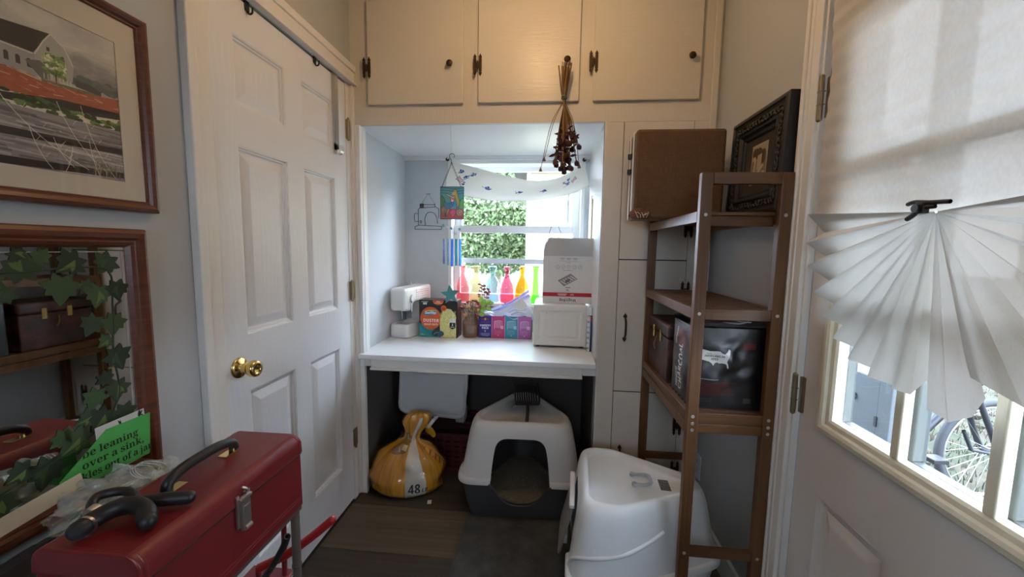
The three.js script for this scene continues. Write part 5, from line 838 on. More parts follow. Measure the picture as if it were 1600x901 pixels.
// canvas in wall coordinates: z runs leftwards in the picture, y upwards
{
  const za = 1.532, zb = 1.067, ya = 1.426, yb = 1.722, PW = 1180, PH = 750;
  const q = (z, y) => [(za - z) / (za - zb) * PW, (yb - y) / (yb - ya) * PH];
  const tx = canvasTex(PW, PH, (g) => {
    const r = rng(22), poly2 = (pts, c) => { g.fillStyle = c; g.beginPath(); pts.forEach(([z, y], i) => { const p = q(z, y); i ? g.lineTo(...p) : g.moveTo(...p); }); g.closePath(); g.fill(); };
    g.fillStyle = '#c9c2b2'; g.fillRect(0, 0, PW, PH);
    for (let i = 0; i < 260; i++) { const x = r() * PW, y = r() * 280; g.fillStyle = ['rgba(150,152,152,.08)', 'rgba(214,204,182,.12)', 'rgba(128,132,134,.07)'][i % 3]; g.beginPath(); g.ellipse(x, y, 30 + r() * 110, 14 + r() * 40, r() * 0.6 - 0.3, 0, 7); g.fill(); }
    for (let i = 0; i < 90; i++) { const x = 700 + r() * 480, y = 150 + r() * 140; g.fillStyle = 'rgba(98,104,106,.10)'; g.beginPath(); g.ellipse(x, y, 40 + r() * 70, 16 + r() * 30, 0, 0, 7); g.fill(); }
    // far trees
    for (let i = 0; i < 60; i++) { const x = 760 + r() * 420, y = 250 + r() * 40; g.fillStyle = ['#5d6660', '#6b7168', '#545d58'][i % 3]; g.beginPath(); g.ellipse(x, y, 22, 16, 0, 0, 7); g.fill(); }
    // barn
    poly2([[1.36, 1.64], [1.207, 1.636], [1.207, 1.594], [1.36, 1.592]], '#9a9892'); poly2([[1.207, 1.638], [1.18, 1.681], [1.154, 1.658], [1.146, 1.634], [1.15, 1.606], [1.207, 1.594]], '#a6a298');
    poly2([[1.36, 1.636], [1.352, 1.666], [1.33, 1.684], [1.255, 1.672], [1.18, 1.682], [1.209, 1.636]], '#3a3836');
    g.strokeStyle = '#c9c4b8'; g.lineWidth = 5; g.beginPath(); [[1.207, 1.634], [1.192, 1.664], [1.18, 1.682], [1.16, 1.668], [1.147, 1.637]].forEach(([z, y], i) => { const p = q(z, y); i ? g.lineTo(...p) : g.moveTo(...p); }); g.stroke(); g.beginPath(); g.moveTo(...q(1.36, 1.634)); g.lineTo(...q(1.209, 1.634)); g.stroke();
    for (let i = 0; i < 9; i++) { const p = q(1.34 - i * 0.0155, 1.622); g.fillStyle = '#46443f'; g.beginPath(); g.moveTo(p[0] - 8, p[1] + 38); g.lineTo(p[0] - 8, p[1] + 4); g.quadraticCurveTo(p[0], p[1] - 8, p[0] + 8, p[1] + 4); g.lineTo(p[0] + 8, p[1] + 38); g.fill(); }
    for (const [z, y] of [[1.188, 1.656], [1.166, 1.648]]) { const p = q(z, y); g.fillStyle = '#4a4640'; g.fillRect(p[0], p[1], 12, 18); }
    poly2([[1.222, 1.618], [1.2, 1.626], [1.187, 1.616], [1.187, 1.596], [1.2, 1.594]], '#6a6862'); g.fillStyle = '#d0ccc0'; for (let i = 0; i < 8; i++) { const p = q(1.196 - i * 0.006, 1.606); g.fillRect(p[0], p[1], 3, 26); }
    for (let i = 0; i < 140; i++) { const p = q(1.178 + (r() - 0.5) * 0.032, 1.625 + (r() - 0.5) * 0.036); g.fillStyle = ['#7d9250', '#5f7540', '#a3ad74', '#d4d2b0', '#6d8348'][i % 5]; g.beginPath(); g.ellipse(p[0], p[1], 5 + r() * 9, 4 + r() * 6, r() * 3, 0, 7); g.fill(); }
    g.strokeStyle = '#3c3328'; g.lineWidth = 5; g.beginPath(); g.moveTo(...q(1.177, 1.61)); g.lineTo(...q(1.177, 1.589)); g.stroke();
    poly2([[1.2, 1.594], [1.1, 1.6], [1.1, 1.594], [1.2, 1.586]], '#6d7258'); poly2([[1.145, 1.612], [1.12, 1.614], [1.1, 1.606], [1.1, 1.598], [1.145, 1.6]], '#4c4c4c');
    // red field
    poly2([[1.54, 1.60], [1.36, 1.598], [1.268, 1.597], [1.19, 1.588], [1.12, 1.594], [1.065, 1.603], [1.065, 1.572], [1.268, 1.552], [1.54, 1.55]], '#a4583f');
    for (let i = 0; i < 300; i++) { const z = 1.065 + r() * 0.47, y = 1.555 + r() * 0.042, p = q(z, y); g.strokeStyle = ['#b86a48', '#8a4430', '#d9b59a', '#a85c42'][i % 4]; g.globalAlpha = 0.7; g.lineWidth = 2 + r() * 4; g.beginPath(); g.moveTo(...p); g.lineTo(p[0] + 10 + r() * 34, p[1] + (r() - 0.4) * 16); g.stroke(); } g.globalAlpha = 1;
    poly2([[1.54, 1.556], [1.268, 1.548], [1.17, 1.566], [1.065, 1.574], [1.065, 1.56], [1.2, 1.54], [1.54, 1.53]], '#33302e');
    for (let i = 0; i < 260; i++) { const z = 1.065 + r() * 0.47, y = 1.52 + r() * 0.03 + 0.006, p = q(z, y); g.fillStyle = ['#4a6030', '#3a4d28', '#66803e', '#2c3a22'][i % 4]; g.beginPath(); g.ellipse(p[0], p[1], 8 + r() * 16, 5 + r() * 8, 0, 0, 7); g.fill(); }
    // weathered rails
    poly2([[1.54, 1.528], [1.065, 1.535], [1.065, 1.42], [1.54, 1.42]], '#8b8684');
    for (let i = 0; i < 300; i++) { const x = r() * PW, y = q(1, 1.53)[1] + r() * 290; g.strokeStyle = ['rgba(62,60,62,.4)', 'rgba(176,172,170,.45)', 'rgba(104,98,100,.4)', 'rgba(214,208,200,.4)'][i % 4]; g.lineWidth = 3 + r() * 9; g.beginPath(); g.moveTo(x, y); g.quadraticCurveTo(x + 60, y + (r() - 0.5) * 18, x + 90 + r() * 120, y + r() * 10); g.stroke(); }
    for (const [y0, y1] of [[1.497, 1.512], [1.446, 1.462]]) poly2([[1.54, y0 - 0.014], [1.065, y0], [1.065, y0 - 0.006 - 0.006], [1.54, y0 - 0.03]], '#2e2b2c');
    g.strokeStyle = 'rgba(226,220,206,.9)'; g.lineCap = 'round'; for (const [a, b, c, d] of [[1.275, 1.57, 1.135, 1.44], [1.18, 1.56, 1.1, 1.44], [1.14, 1.565, 1.085, 1.432], [1.19, 1.49, 1.16, 1.44], [1.225, 1.5, 1.195, 1.43], [1.13, 1.5, 1.115, 1.43], [1.16, 1.48, 1.175, 1.43], [1.36, 1.56, 1.3, 1.43], [1.42, 1.55, 1.4, 1.43]]) { g.lineWidth = 2.6; g.beginPath(); const p = q(a, b), e = q(c, d); g.moveTo(...p); g.quadraticCurveTo(lerp(p[0], e[0], 0.3), lerp(p[1], e[1], 0.65), ...e); g.stroke(); for (let k = 0; k < 3; k++) { const t = 0.3 + k * 0.2, x = lerp(p[0], e[0], t), y = lerp(p[1], e[1], t); g.lineWidth = 1.6; g.beginPath(); g.moveTo(x, y); g.lineTo(x + 16, y - 24); g.stroke(); } }
    for (let i = 0; i < 60; i++) { const x = PW - 160 + r() * 160, y = PH - 60 + r() * 60; g.strokeStyle = ['#8b8060', '#b0a480', '#5d5844'][i % 3]; g.lineWidth = 2; g.beginPath(); g.moveTo(x, y); g.lineTo(x + (r() - 0.5) * 20, y - 30); g.stroke(); }
  });
  const z1 = 1.60, z0 = 1.0, y0 = 1.362, y1 = 1.797, zc = (z0 + z1) / 2, yc = (y0 + y1) / 2;
  const t = thing('barn_picture', 'framed watercolour of a grey barn and red field above the mirror', 'picture', [LX, yc, zc], Math.PI / 2);
  const w = z1 - z0, h = y1 - y0;
  P(t, 'frame', rings(w, h, [[0, 0], [0, 0.018], [0.003, 0.024], [0.009, 0.026], [0.016, 0.023], [0.02, 0.018], [0.023, 0.018], [0.025, 0.012]], false), M.frameWood);
  const mw = w - 0.05, mh = h - 0.05, mt = mat({ color: [0.56, 0.5, 0.4], roughness: 0.85 });
  const sh = poly([[-mw / 2, -mh / 2], [mw / 2, -mh / 2], [mw / 2, mh / 2], [-mw / 2, mh / 2]]); const hp = new THREE.Path(), hx0 = -(za - zc), hx1 = zc - zb; [[hx0, ya - yc], [hx0, yb - yc], [hx1, yb - yc], [hx1, ya - yc]].forEach((p, i) => (i ? hp.lineTo(...p) : hp.moveTo(...p))); hp.closePath(); sh.holes.push(hp);
  P(t, 'mat_board', metric(extr(sh, 0.002).translate(0, 0, 0.011)), mt, 'cream mat board');
  P(t, 'painting', new THREE.PlaneGeometry(hx1 - hx0, yb - ya).translate((hx0 + hx1) / 2, (ya + yb) / 2 - yc, 0.0108), mat({ map: tx, roughness: 0.85 }), 'watercolour of a barn');
  P(t, 'backing', bx(-w / 2 + 0.004, w / 2 - 0.004, -h / 2 + 0.004, h / 2 - 0.004, 0, 0.009), M.blackMatte);
  P(t, 'glazing', bx(-mw / 2, mw / 2, -mh / 2, mh / 2, 0.0145, 0.015), M.frameGlass);
}
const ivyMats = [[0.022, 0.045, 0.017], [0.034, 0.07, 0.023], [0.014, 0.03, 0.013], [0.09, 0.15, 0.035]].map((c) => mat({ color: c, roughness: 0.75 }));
{ // mirror painted with ivy
  const z1 = 1.74, z0 = 1.036, y0 = 0.742, y1 = 1.322, zc = (z0 + z1) / 2, yc = (y0 + y1) / 2, w = z1 - z0, h = y1 - y0;
  const t = thing('ivy_mirror', 'wood-framed mirror painted with dark ivy leaves, below the barn picture', 'mirror', [LX, yc, zc], Math.PI / 2);
  P(t, 'frame', rings(w, h, [[0, 0], [0, 0.016], [0.003, 0.023], [0.01, 0.026], [0.02, 0.025], [0.026, 0.021], [0.03, 0.0215], [0.036, 0.018], [0.04, 0.012], [0.042, 0.009]], false), M.frameWood);
  P(t, 'glass', [bx(-w / 2 + 0.03, w / 2 - 0.03, -h / 2 + 0.03, h / 2 - 0.03, 0.004, 0.0095)], M.mirror, 'mirror glass');
  P(t, 'bevel_line', rings(w - 0.1, h - 0.1, [[0, 0.0096], [0, 0.0101], [0.0016, 0.0101], [0.0016, 0.0096]], false), M.greyPlastic);
  P(t, 'backing', bx(-w / 2 + 0.006, w / 2 - 0.006, -h / 2 + 0.006, h / 2 - 0.006, 0, 0.0035), M.blackMatte);
  const lobes = (s) => { const k = new THREE.Shape(), pts = [[0, -0.42], [0.42, -0.66], [0.46, -0.26], [0.95, -0.12], [0.62, 0.2], [0.66, 0.5], [0.38, 0.5], [0, 1.08], [-0.38, 0.5], [-0.66, 0.5], [-0.62, 0.2], [-0.95, -0.12], [-0.46, -0.26], [-0.42, -0.66]].map((p) => [p[0] * s, p[1] * s]); k.moveTo(...pts[0]); for (let i = 1; i <= pts.length; i++) { const a = pts[(i - 1) % pts.length], b = pts[i % pts.length]; k.quadraticCurveTo((a[0] + b[0]) / 2 * 1.08, (a[1] + b[1]) / 2 * 1.08, b[0], b[1]); } return k; };
  const half = (s, sgn) => { const k = new THREE.Shape(); k.moveTo(0, 1.0 * s); k.quadraticCurveTo(sgn * 0.16 * s, 0.5 * s, sgn * 0.24 * s, 0.36 * s); k.lineTo(sgn * 0.5 * s, 0.42 * s); k.lineTo(sgn * 0.4 * s, 0.12 * s); k.lineTo(0, -0.2 * s); k.closePath(); return k; };
  const r = rng(64);
  const spots = [[1.255, 1.24, 0.034, 0.1], [1.2, 1.205, 0.034, 3.0], [1.179, 1.252, 0.03, 2.2], [1.116, 1.25, 0.028, 2.5], [1.138, 1.183, 0.027, 2.9], [1.1, 1.192, 0.025, 3.2], [1.152, 1.122, 0.026, 2.6], [1.225, 1.262, 0.018, 1.2], [1.262, 1.268, 0.016, 4.1], [1.16, 1.2, 0.018, 4.2], [1.13, 1.08, 0.018, 2.2], [1.14, 1.0, 0.02, 3.8], [1.175, 0.925, 0.022, 1.8], [1.225, 0.905, 0.022, 3.9], [1.285, 0.87, 0.024, 2.0], [1.285, 1.2, 0.024, 2.6], [1.112, 1.118, 0.027, 3.0], [1.112, 1.042, 0.031, 3.4], [1.116, 0.97, 0.028, 3.0], [1.16, 0.965, 0.026, 2.7], [1.15, 0.916, 0.03, 2.4], [1.106, 0.91, 0.028, 3.1], [1.2, 0.888, 0.034, 2.2], [1.25, 0.855, 0.034, 2.8], [1.32, 0.83, 0.032, 2.5], [1.31, 1.22, 0.03, 3.3], [1.37, 1.245, 0.032, 2.7], [1.43, 1.23, 0.033, 3.4], [1.5, 1.245, 0.03, 2.6], [1.57, 1.23, 0.033, 3.2], [1.65, 1.235, 0.03, 2.9], [1.67, 1.15, 0.03, 3.6], [1.66, 1.06, 0.032, 3.0], [1.67, 0.97, 0.03, 2.6], [1.65, 0.88, 0.033, 3.3], [1.57, 0.84, 0.03, 2.7], [1.48, 0.83, 0.033, 3.2], [1.4, 0.835, 0.03, 2.6]];
  spots.forEach(([z, y, s, a], i) => {
    s *= 1.12;
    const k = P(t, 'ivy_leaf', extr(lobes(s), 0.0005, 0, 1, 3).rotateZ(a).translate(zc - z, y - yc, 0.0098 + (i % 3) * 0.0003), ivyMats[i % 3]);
    if (i % 5 !== 1) P(k, 'leaf_half', extr(half(s * 0.95, i % 2 ? 1 : -1), 0.0003, 0, 1, 2).rotateZ(a).translate(zc - z, y - yc, 0.0103 + (i % 3) * 0.0003), ivyMats[[3, 1][i % 2]]);  // second green on half of the leaf, part of the painted pattern
  });
  const path = [[1.66, 1.24], [1.5, 1.235], [1.37, 1.235], [1.25, 1.235], [1.17, 1.24], [1.115, 1.23], [1.112, 1.15], [1.118, 1.05], [1.115, 0.95], [1.15, 0.9], [1.25, 0.86], [1.4, 0.835], [1.58, 0.84], [1.66, 0.9], [1.665, 1.05]];
  P(t, 'ivy_stem', tube(path.map(([z, y]) => [zc - z, y - yc, 0.0098]), 0.0018, 120, 5, true), ivyMats[2]);
}
// papers tucked into the mirror frame
const sheet = (pts, z) => { const s = poly(pts); const g = new THREE.ShapeGeometry(s); const p = g.attributes.position; g.computeBoundingBox(); const b = g.boundingBox; const uv = []; for (let i = 0; i < p.count; i++) uv.push((p.getX(i) - b.min.x) / (b.max.x - b.min.x), (p.getY(i) - b.min.y) / (b.max.y - b.min.y)); g.setAttribute('uv', new THREE.Float32BufferAttribute(uv, 2)); return g; };
{
  const paperThing = (name, label, w, h, x, y, z, tilt, tex, col) => { const t = thing(name, label, 'paper', [x, y, z], Math.PI / 2); t.rotation.set(0, Math.PI / 2, 0); const inner = (g) => g.rotateZ(tilt).rotateX(name === 'white_card' ? 0 : -0.12); P(t, 'sheet', inner(new THREE.BoxGeometry(w, h, 0.0006)), mat({ color: col, roughness: 0.85 })); if (tex) P(t, 'print', inner(new THREE.PlaneGeometry(w * 0.995, h * 0.99).translate(0, 0, 0.0007)), mat({ map: tex, roughness: 0.85 })); return t; };
  const green = canvasTex(700, 388, (g, w, h) => { g.fillStyle = '#4aa04c'; g.fillRect(0, 0, w, h); g.fillStyle = '#10240f'; g.font = 'bold 82px serif'; g.textAlign = 'right'; g.fillText("I'd rather be leaning", 585, 165, 900); g.textAlign = 'left'; g.fillText('over a sink,', 150, 255); g.textAlign = 'right'; g.fillText('eating pickles out of a jar', 694, 345, 900); });
  { // sheet with a slanting left edge, flat against the mirror frame
    const t = thing('green_sign', 'green paper sign with black lettering tucked into the mirror frame', 'paper', [0.031, 0.8, 1.25], Math.PI / 2);
    const pts = [[0.03, 0.0], [0.168, 0.0], [0.175, 0.096], [0.083, 0.097], [-0.004, 0.029]];
    P(t, 'sheet', extr(poly(pts), 0.0005), mat({ color: [0.08, 0.34, 0.08], roughness: 0.85 })); P(t, 'print', sheet(pts).translate(0, 0, 0.0009), mat({ map: green, roughness: 0.85 }));
  }
  const art = canvasTex(320, 160, (g, w, h) => { g.fillStyle = '#b9b7b0'; g.fillRect(0, 0, w, h); const r = rng(2); g.fillStyle = '#141414'; for (let i = 0; i < 16; i++) { g.save(); g.translate(40 + r() * 240, 20 + r() * 70); g.rotate(r() * 6); g.beginPath(); g.moveTo(0, 0); g.quadraticCurveTo(14, -16, 40, -4); g.quadraticCurveTo(20, 6, 0, 0); g.fill(); g.restore(); } g.fillStyle = '#141414'; g.font = 'italic bold 60px serif'; g.fillText('C', 262, 62); });
  paperThing('white_card', 'white card with black leaf drawings behind the green sign', 0.10, 0.09, 0.0295, 0.864, 1.135, 0.03, art, [0.5, 0.5, 0.47]);
  paperThing('cream_envelope', 'long cream paper slip leaning along the lower mirror frame', 0.15, 0.03, 0.062, 0.822, 1.312, 0.10, null, [0.55, 0.46, 0.33]);
}
// ================================================================ TOOLBOX, ITS STAND AND WHAT LIES THERE
{
  const t = thing('tool_stand', 'bare metal pipe stand carrying the red toolbox', 'stand', [0, 0, 0]);
  const pm = mat({ color: [0.16, 0.12, 0.1], roughness: 0.5, metalness: 0.5 });
  for (const [x, z] of [[0.351, 1.029], [0.04, 1.029], [0.345, 1.39], [0.04, 1.39]]) P(t, 'leg', [cyl(0.010, 0.010, 0.642, x, 0.321, z), cyl(0.0115, 0.0115, 0.006, x, 0.2, z), cyl(0.0115, 0.0115, 0.006, x, 0.5, z), cyl(0.013, 0.013, 0.012, x, 0.006, z)], pm);
  P(t, 'top_plate', [bx(0.022, 0.364, 0.642, 0.656, 1.018, 1.41, 0.004)], pm);
  P(t, 'brace', [rod([0.04, 0.16, 1.029], [0.04, 0.16, 1.39], 0.006), rod([0.351, 0.16, 1.029], [0.345, 0.16, 1.39], 0.006)], pm);
}
{
  const t = thing('toolbox', 'red metal toolbox with a black carrying handle', 'toolbox', [0.278, 0.6565, 1.21], 0.01); t.scale.setScalar(0.862);
  const L = 0.445, wB = 0.208;   // along z, across x
  const end = new THREE.Shape(); end.moveTo(-wB / 2, 0); end.lineTo(wB / 2, 0); end.lineTo(wB / 2 - 0.002, 0.162); end.lineTo(-wB / 2 + 0.002, 0.162); end.closePath();
  P(t, 'body', extr(end, L - 0.006, 0.003, 2).translate(0, 0, -L / 2 + 0.003), M.red);
  P(t, 'bead', [bx(wB / 2 - 0.001, wB / 2 + 0.0018, 0.018, 0.022, -L / 2 + 0.012, L / 2 - 0.012, 0.001), bx(wB / 2 - 0.0015, wB / 2 + 0.0012, 0.028, 0.03, -L / 2 + 0.012, L / 2 - 0.012, 0.001)], M.red);
  const lid = new THREE.Shape(), lw = wB / 2 + 0.002; lid.moveTo(-lw, 0.155); lid.lineTo(lw, 0.155); lid.lineTo(lw - 0.002, 0.182); lid.quadraticCurveTo(lw - 0.006, 0.2, lw - 0.026, 0.206); lid.lineTo(-lw + 0.026, 0.206); lid.quadraticCurveTo(-lw + 0.006, 0.2, -lw + 0.002, 0.182); lid.closePath();
  P(t, 'lid', extr(lid, L, 0.004, 3).translate(0, 0, -L / 2), M.red);
  for (const s of [-1, 1]) P(t, 'lid_end', extr(lid, 0.004, 0.001, 1).scale(1.012, 1.006, 1).translate(0, -0.001, s * (L / 2 - 0.008) - 0.002), M.red);
  P(t, 'seam', bx(-lw - 0.0005, lw + 0.0008, 0.1525, 0.155, -L / 2 + 0.004, L / 2 - 0.004), M.gap);
  // latch
  const lx = wB / 2 + 0.001, lz = -0.0;
  P(t, 'latch', [bx(lx, lx + 0.005, 0.10, 0.176, lz - 0.021, lz - 0.004, 0.001), bx(lx, lx + 0.005, 0.10, 0.176, lz + 0.012, lz + 0.020, 0.001), bx(lx + 0.004, lx + 0.013, 0.092, 0.172, lz - 0.012, lz + 0.013, 0.003), cyl(0.0045, 0.0045, 0.034, lx + 0.009, 0.165, lz, 'z', 10), tube([[lx + 0.006, 0.17, lz - 0.006], [lx + 0.014, 0.186, lz], [lx + 0.006, 0.192, lz + 0.004]], 0.003, 10, 6), cyl(0.0055, 0.0055, 0.018, lx + 0.013, 0.097, lz, 'z', 10), bx(lx + 0.012, lx + 0.0145, 0.12, 0.15, lz - 0.008, lz + 0.009, 0.001)], M.steel, 'worn steel draw latch');
  // handle along z on the lid
  const hz = 0.0;
  P(t, 'handle', [tube([[0.0, 0.212, hz - 0.092], [0.0, 0.226, hz - 0.088], [0, 0.238, hz - 0.06], [0, 0.242, hz], [0, 0.238, hz + 0.06], [0, 0.226, hz + 0.088], [0, 0.212, hz + 0.092]], 0.0115, 40, 12)].map((g) => g.scale(1, 1, 1).translate(-0.012, 0, -0.03)), M.black, 'black plastic grip');
  for (const s of [-1, 1]) P(t, 'handle_bracket', [bx(-0.024, 0.0, 0.2065, 0.209, -0.03 + s * 0.07 - 0.018, -0.03 + s * 0.07 + 0.018, 0.001), bx(-0.02, -0.004, 0.207, 0.219, -0.03 + s * 0.086 - 0.004, -0.03 + s * 0.086 + 0.004, 0.002)], M.brass);
}
{ // tool with two bent black grips
  const t = thing('black_tool', 'hand tool with two bent black grips and a silver collar on the toolbox', 'tool', [0, 0, 0]);
  const y = 0.8495;
  P(t, 'grip', tube([[0.248, y + 0.002, 1.384], [0.25, y + 0.005, 1.362], [0.264, y + 0.01, 1.342], [0.287, y + 0.011, 1.334], [0.31, y + 0.006, 1.338], [0.328, y, 1.352]], 0.0138, 40, 12), M.black, 'bent black grip');
  P(t, 'grip', tube([[0.262, y - 0.001, 1.318], [0.282, y + 0.002, 1.312], [0.302, y + 0.002, 1.304], [0.338, y, 1.29]], 0.0112, 30, 12), M.black, 'straight black grip');
  P(t, 'grip_loop', tube([[0.226, y, 1.343], [0.208, y + 0.006, 1.335], [0.2, y + 0.01, 1.32], [0.212, y + 0.01, 1.306], [0.233, y + 0.008, 1.299], [0.252, y + 0.004, 1.306], [0.262, y, 1.318]], 0.0078, 40, 10), M.black, 'black loop joining the grips');
  const ring = (x, yy, z, r, h) => cyl(r, r, h, 0, 0, 0, 'z', 20).rotateX(0.1).rotateY(0.15).translate(x, yy, z);
  P(t, 'collar', ring(0.224, y + 0.002, 1.346, 0.0105, 0.014), M.steel, 'silver collar'); P(t, 'collar', ring(0.2492, y + 0.003, 1.374, 0.0143, 0.004), M.steel, 'thin worn ring');
  P(t, 'end_cap', [sph(0.0139, 0.248, y + 0.002, 1.385, 14, 10)], M.blackMatte); P(t, 'end_cap', [sph(0.0139, 0.3285, y, 1.3525, 14, 10)], M.black); P(t, 'end_cap', [sph(0.0113, 0.3385, y, 1.2898, 12, 8)], M.black);
}
{ // clear bag of twine between toolbox and mirror
  const t = thing('twine_bag', 'crumpled clear plastic bag of pale twine between the toolbox and mirror', 'bag', [0, 0, 0]);
  const A = (u) => [lerp(0.1, 0.115, u), lerp(0.789, 0.797, u), lerp(1.31, 1.11, u)];
  P(t, 'film', [surf((u, v) => { const c = A(v), a = u * 6.283, n = fbm(u, v, 9, 11, 171, 4) - 0.5, r = (0.036 + 0.010 * Math.sin(v * 3.14)) * (1 + 1.15 * n) * (0.55 + 0.45 * Math.sin(clamp(v * 1.05 + 0.04) * 3.14)); return [c[0] + Math.cos(a) * r * 1.1, c[1] + Math.sin(a) * r * 0.9, c[2] + n * 0.03]; }, 72, 60)], phys({ color: [0.86, 0.9, 0.84], roughness: 0.2, transmission: 0.78, thickness: 0 }));
  const g = []; for (let k = 0; k < 11; k++) g.push(tube([[0.108 + k * 0.002, 0.794 + k * 0.0018, 1.30], [0.115 + k * 0.002, 0.798 + 0.0018 * k, 1.265 - k * 0.003], [0.11 + 0.002 * k, 0.797 + k * 0.0014, 1.225 - k * 0.002]], 0.0032, 14, 6)); P(t, 'twine', g, mat({ color: [0.45, 0.45, 0.36], roughness: 0.9 }), 'pale twine');
  P(t, 'wire_loop', [0, 1, 2].map((k) => new THREE.TorusGeometry(0.03 - k * 0.003, 0.001, 6, 24, 4.2).rotateY(0.3).rotateX(0.5).translate(0.112, 0.803 + k * 0.002, 1.15 + k * 0.008)), M.steel);
}
{ // dark cloth piled on the stand between the toolbox and the wall
  const t = thing('dark_cloth', 'crumpled black cloth piled beside the toolbox under the mirror', 'cloth', [0, 0, 0]);
  const top = (u, v) => { const n = fbm(u, v, 5, 6, 181, 3) - 0.5; return [lerp(0.03, 0.172, u), 0.732 + 0.008 * Math.sin(u * 3.14) + 0.025 * n + 0.012 * Math.sin(v * 3.14), lerp(1.44, 1.07, v)]; };
  const cm = mat({ color: [0.015, 0.014, 0.015], roughness: 0.95, side: THREE.DoubleSide });
  P(t, 'fold', surf(top, 24, 40), cm);
  P(t, 'drape', [surf((u, v) => { const p = top(1, u); return [p[0] + 0.006 * Math.sin(u * 30) * v, lerp(p[1], 0.657, v), p[2]]; }, 40, 6), surf((u, v) => { const p = top(u, 0); return [p[0], lerp(p[1], 0.35, v), p[2] + 0.008 * Math.sin(u * 14) * v]; }, 24, 8), surf((u, v) => { const p = top(u, 1); return [p[0], lerp(p[1], 0.657, v), p[2]]; }, 24, 6)], cm);
}
{ // red hand truck behind the stand
  const t = thing('hand_truck', 'red tubular hand truck parked behind the toolbox stand by the door', 'hand truck', [0, 0, 0]);
  P(t, 'grip', [tube([[0.12, 0.335, 0.875], [0.2, 0.375, 0.862], [0.27, 0.424, 0.842], [0.322, 0.466, 0.822]], 0.0125, 24, 12), sph(0.0125, 0.322, 0.466, 0.822, 12, 10)], M.redBright, 'red rubber grip');
  P(t, 'upright', [rod([0.172, 0.0, 0.845], [0.185, 0.5, 0.845], 0.0075), rod([0.12, 0.335, 0.875], [0.11, 0.0, 0.86], 0.009)], M.red);
  P(t, 'plate', bx(0.06, 0.2, 0.285, 0.295, 0.82, 0.905, 0.006), M.red);
  for (const x of [0.075, 0.19]) P(t, 'wheel', [new THREE.TorusGeometry(0.05, 0.016, 10, 28).rotateY(Math.PI / 2).translate(x, 0.066, 0.83), cyl(0.03, 0.03, 0.02, x, 0.066, 0.83, 'x')], M.blackMatte);
}
{
  const t = thing('corrugated_hose', 'black corrugated hose hanging over the red hand truck', 'hose', [0, 0, 0]);
  const c = new THREE.CatmullRomCurve3([V3(0.255, 0.49, 0.93), V3(0.225, 0.435, 0.91), V3(0.18, 0.36, 0.915), V3(0.13, 0.29, 0.93), V3(0.10, 0.15, 0.95), V3(0.12, 0.012, 0.96)]);
  P(t, 'core', new THREE.TubeGeometry(c, 50, 0.0072, 8), M.black); const g = []; for (let i = 0; i < 60; i++) { const p = c.getPoint(i / 60), d = c.getTangent(i / 60); g.push(new THREE.TorusGeometry(0.0075, 0.0022, 5, 12).applyQuaternion(new THREE.Quaternion().setFromUnitVectors(V3(0, 0, 1), d)).translate(p.x, p.y, p.z)); } P(t, 'rib', g, M.black);
}

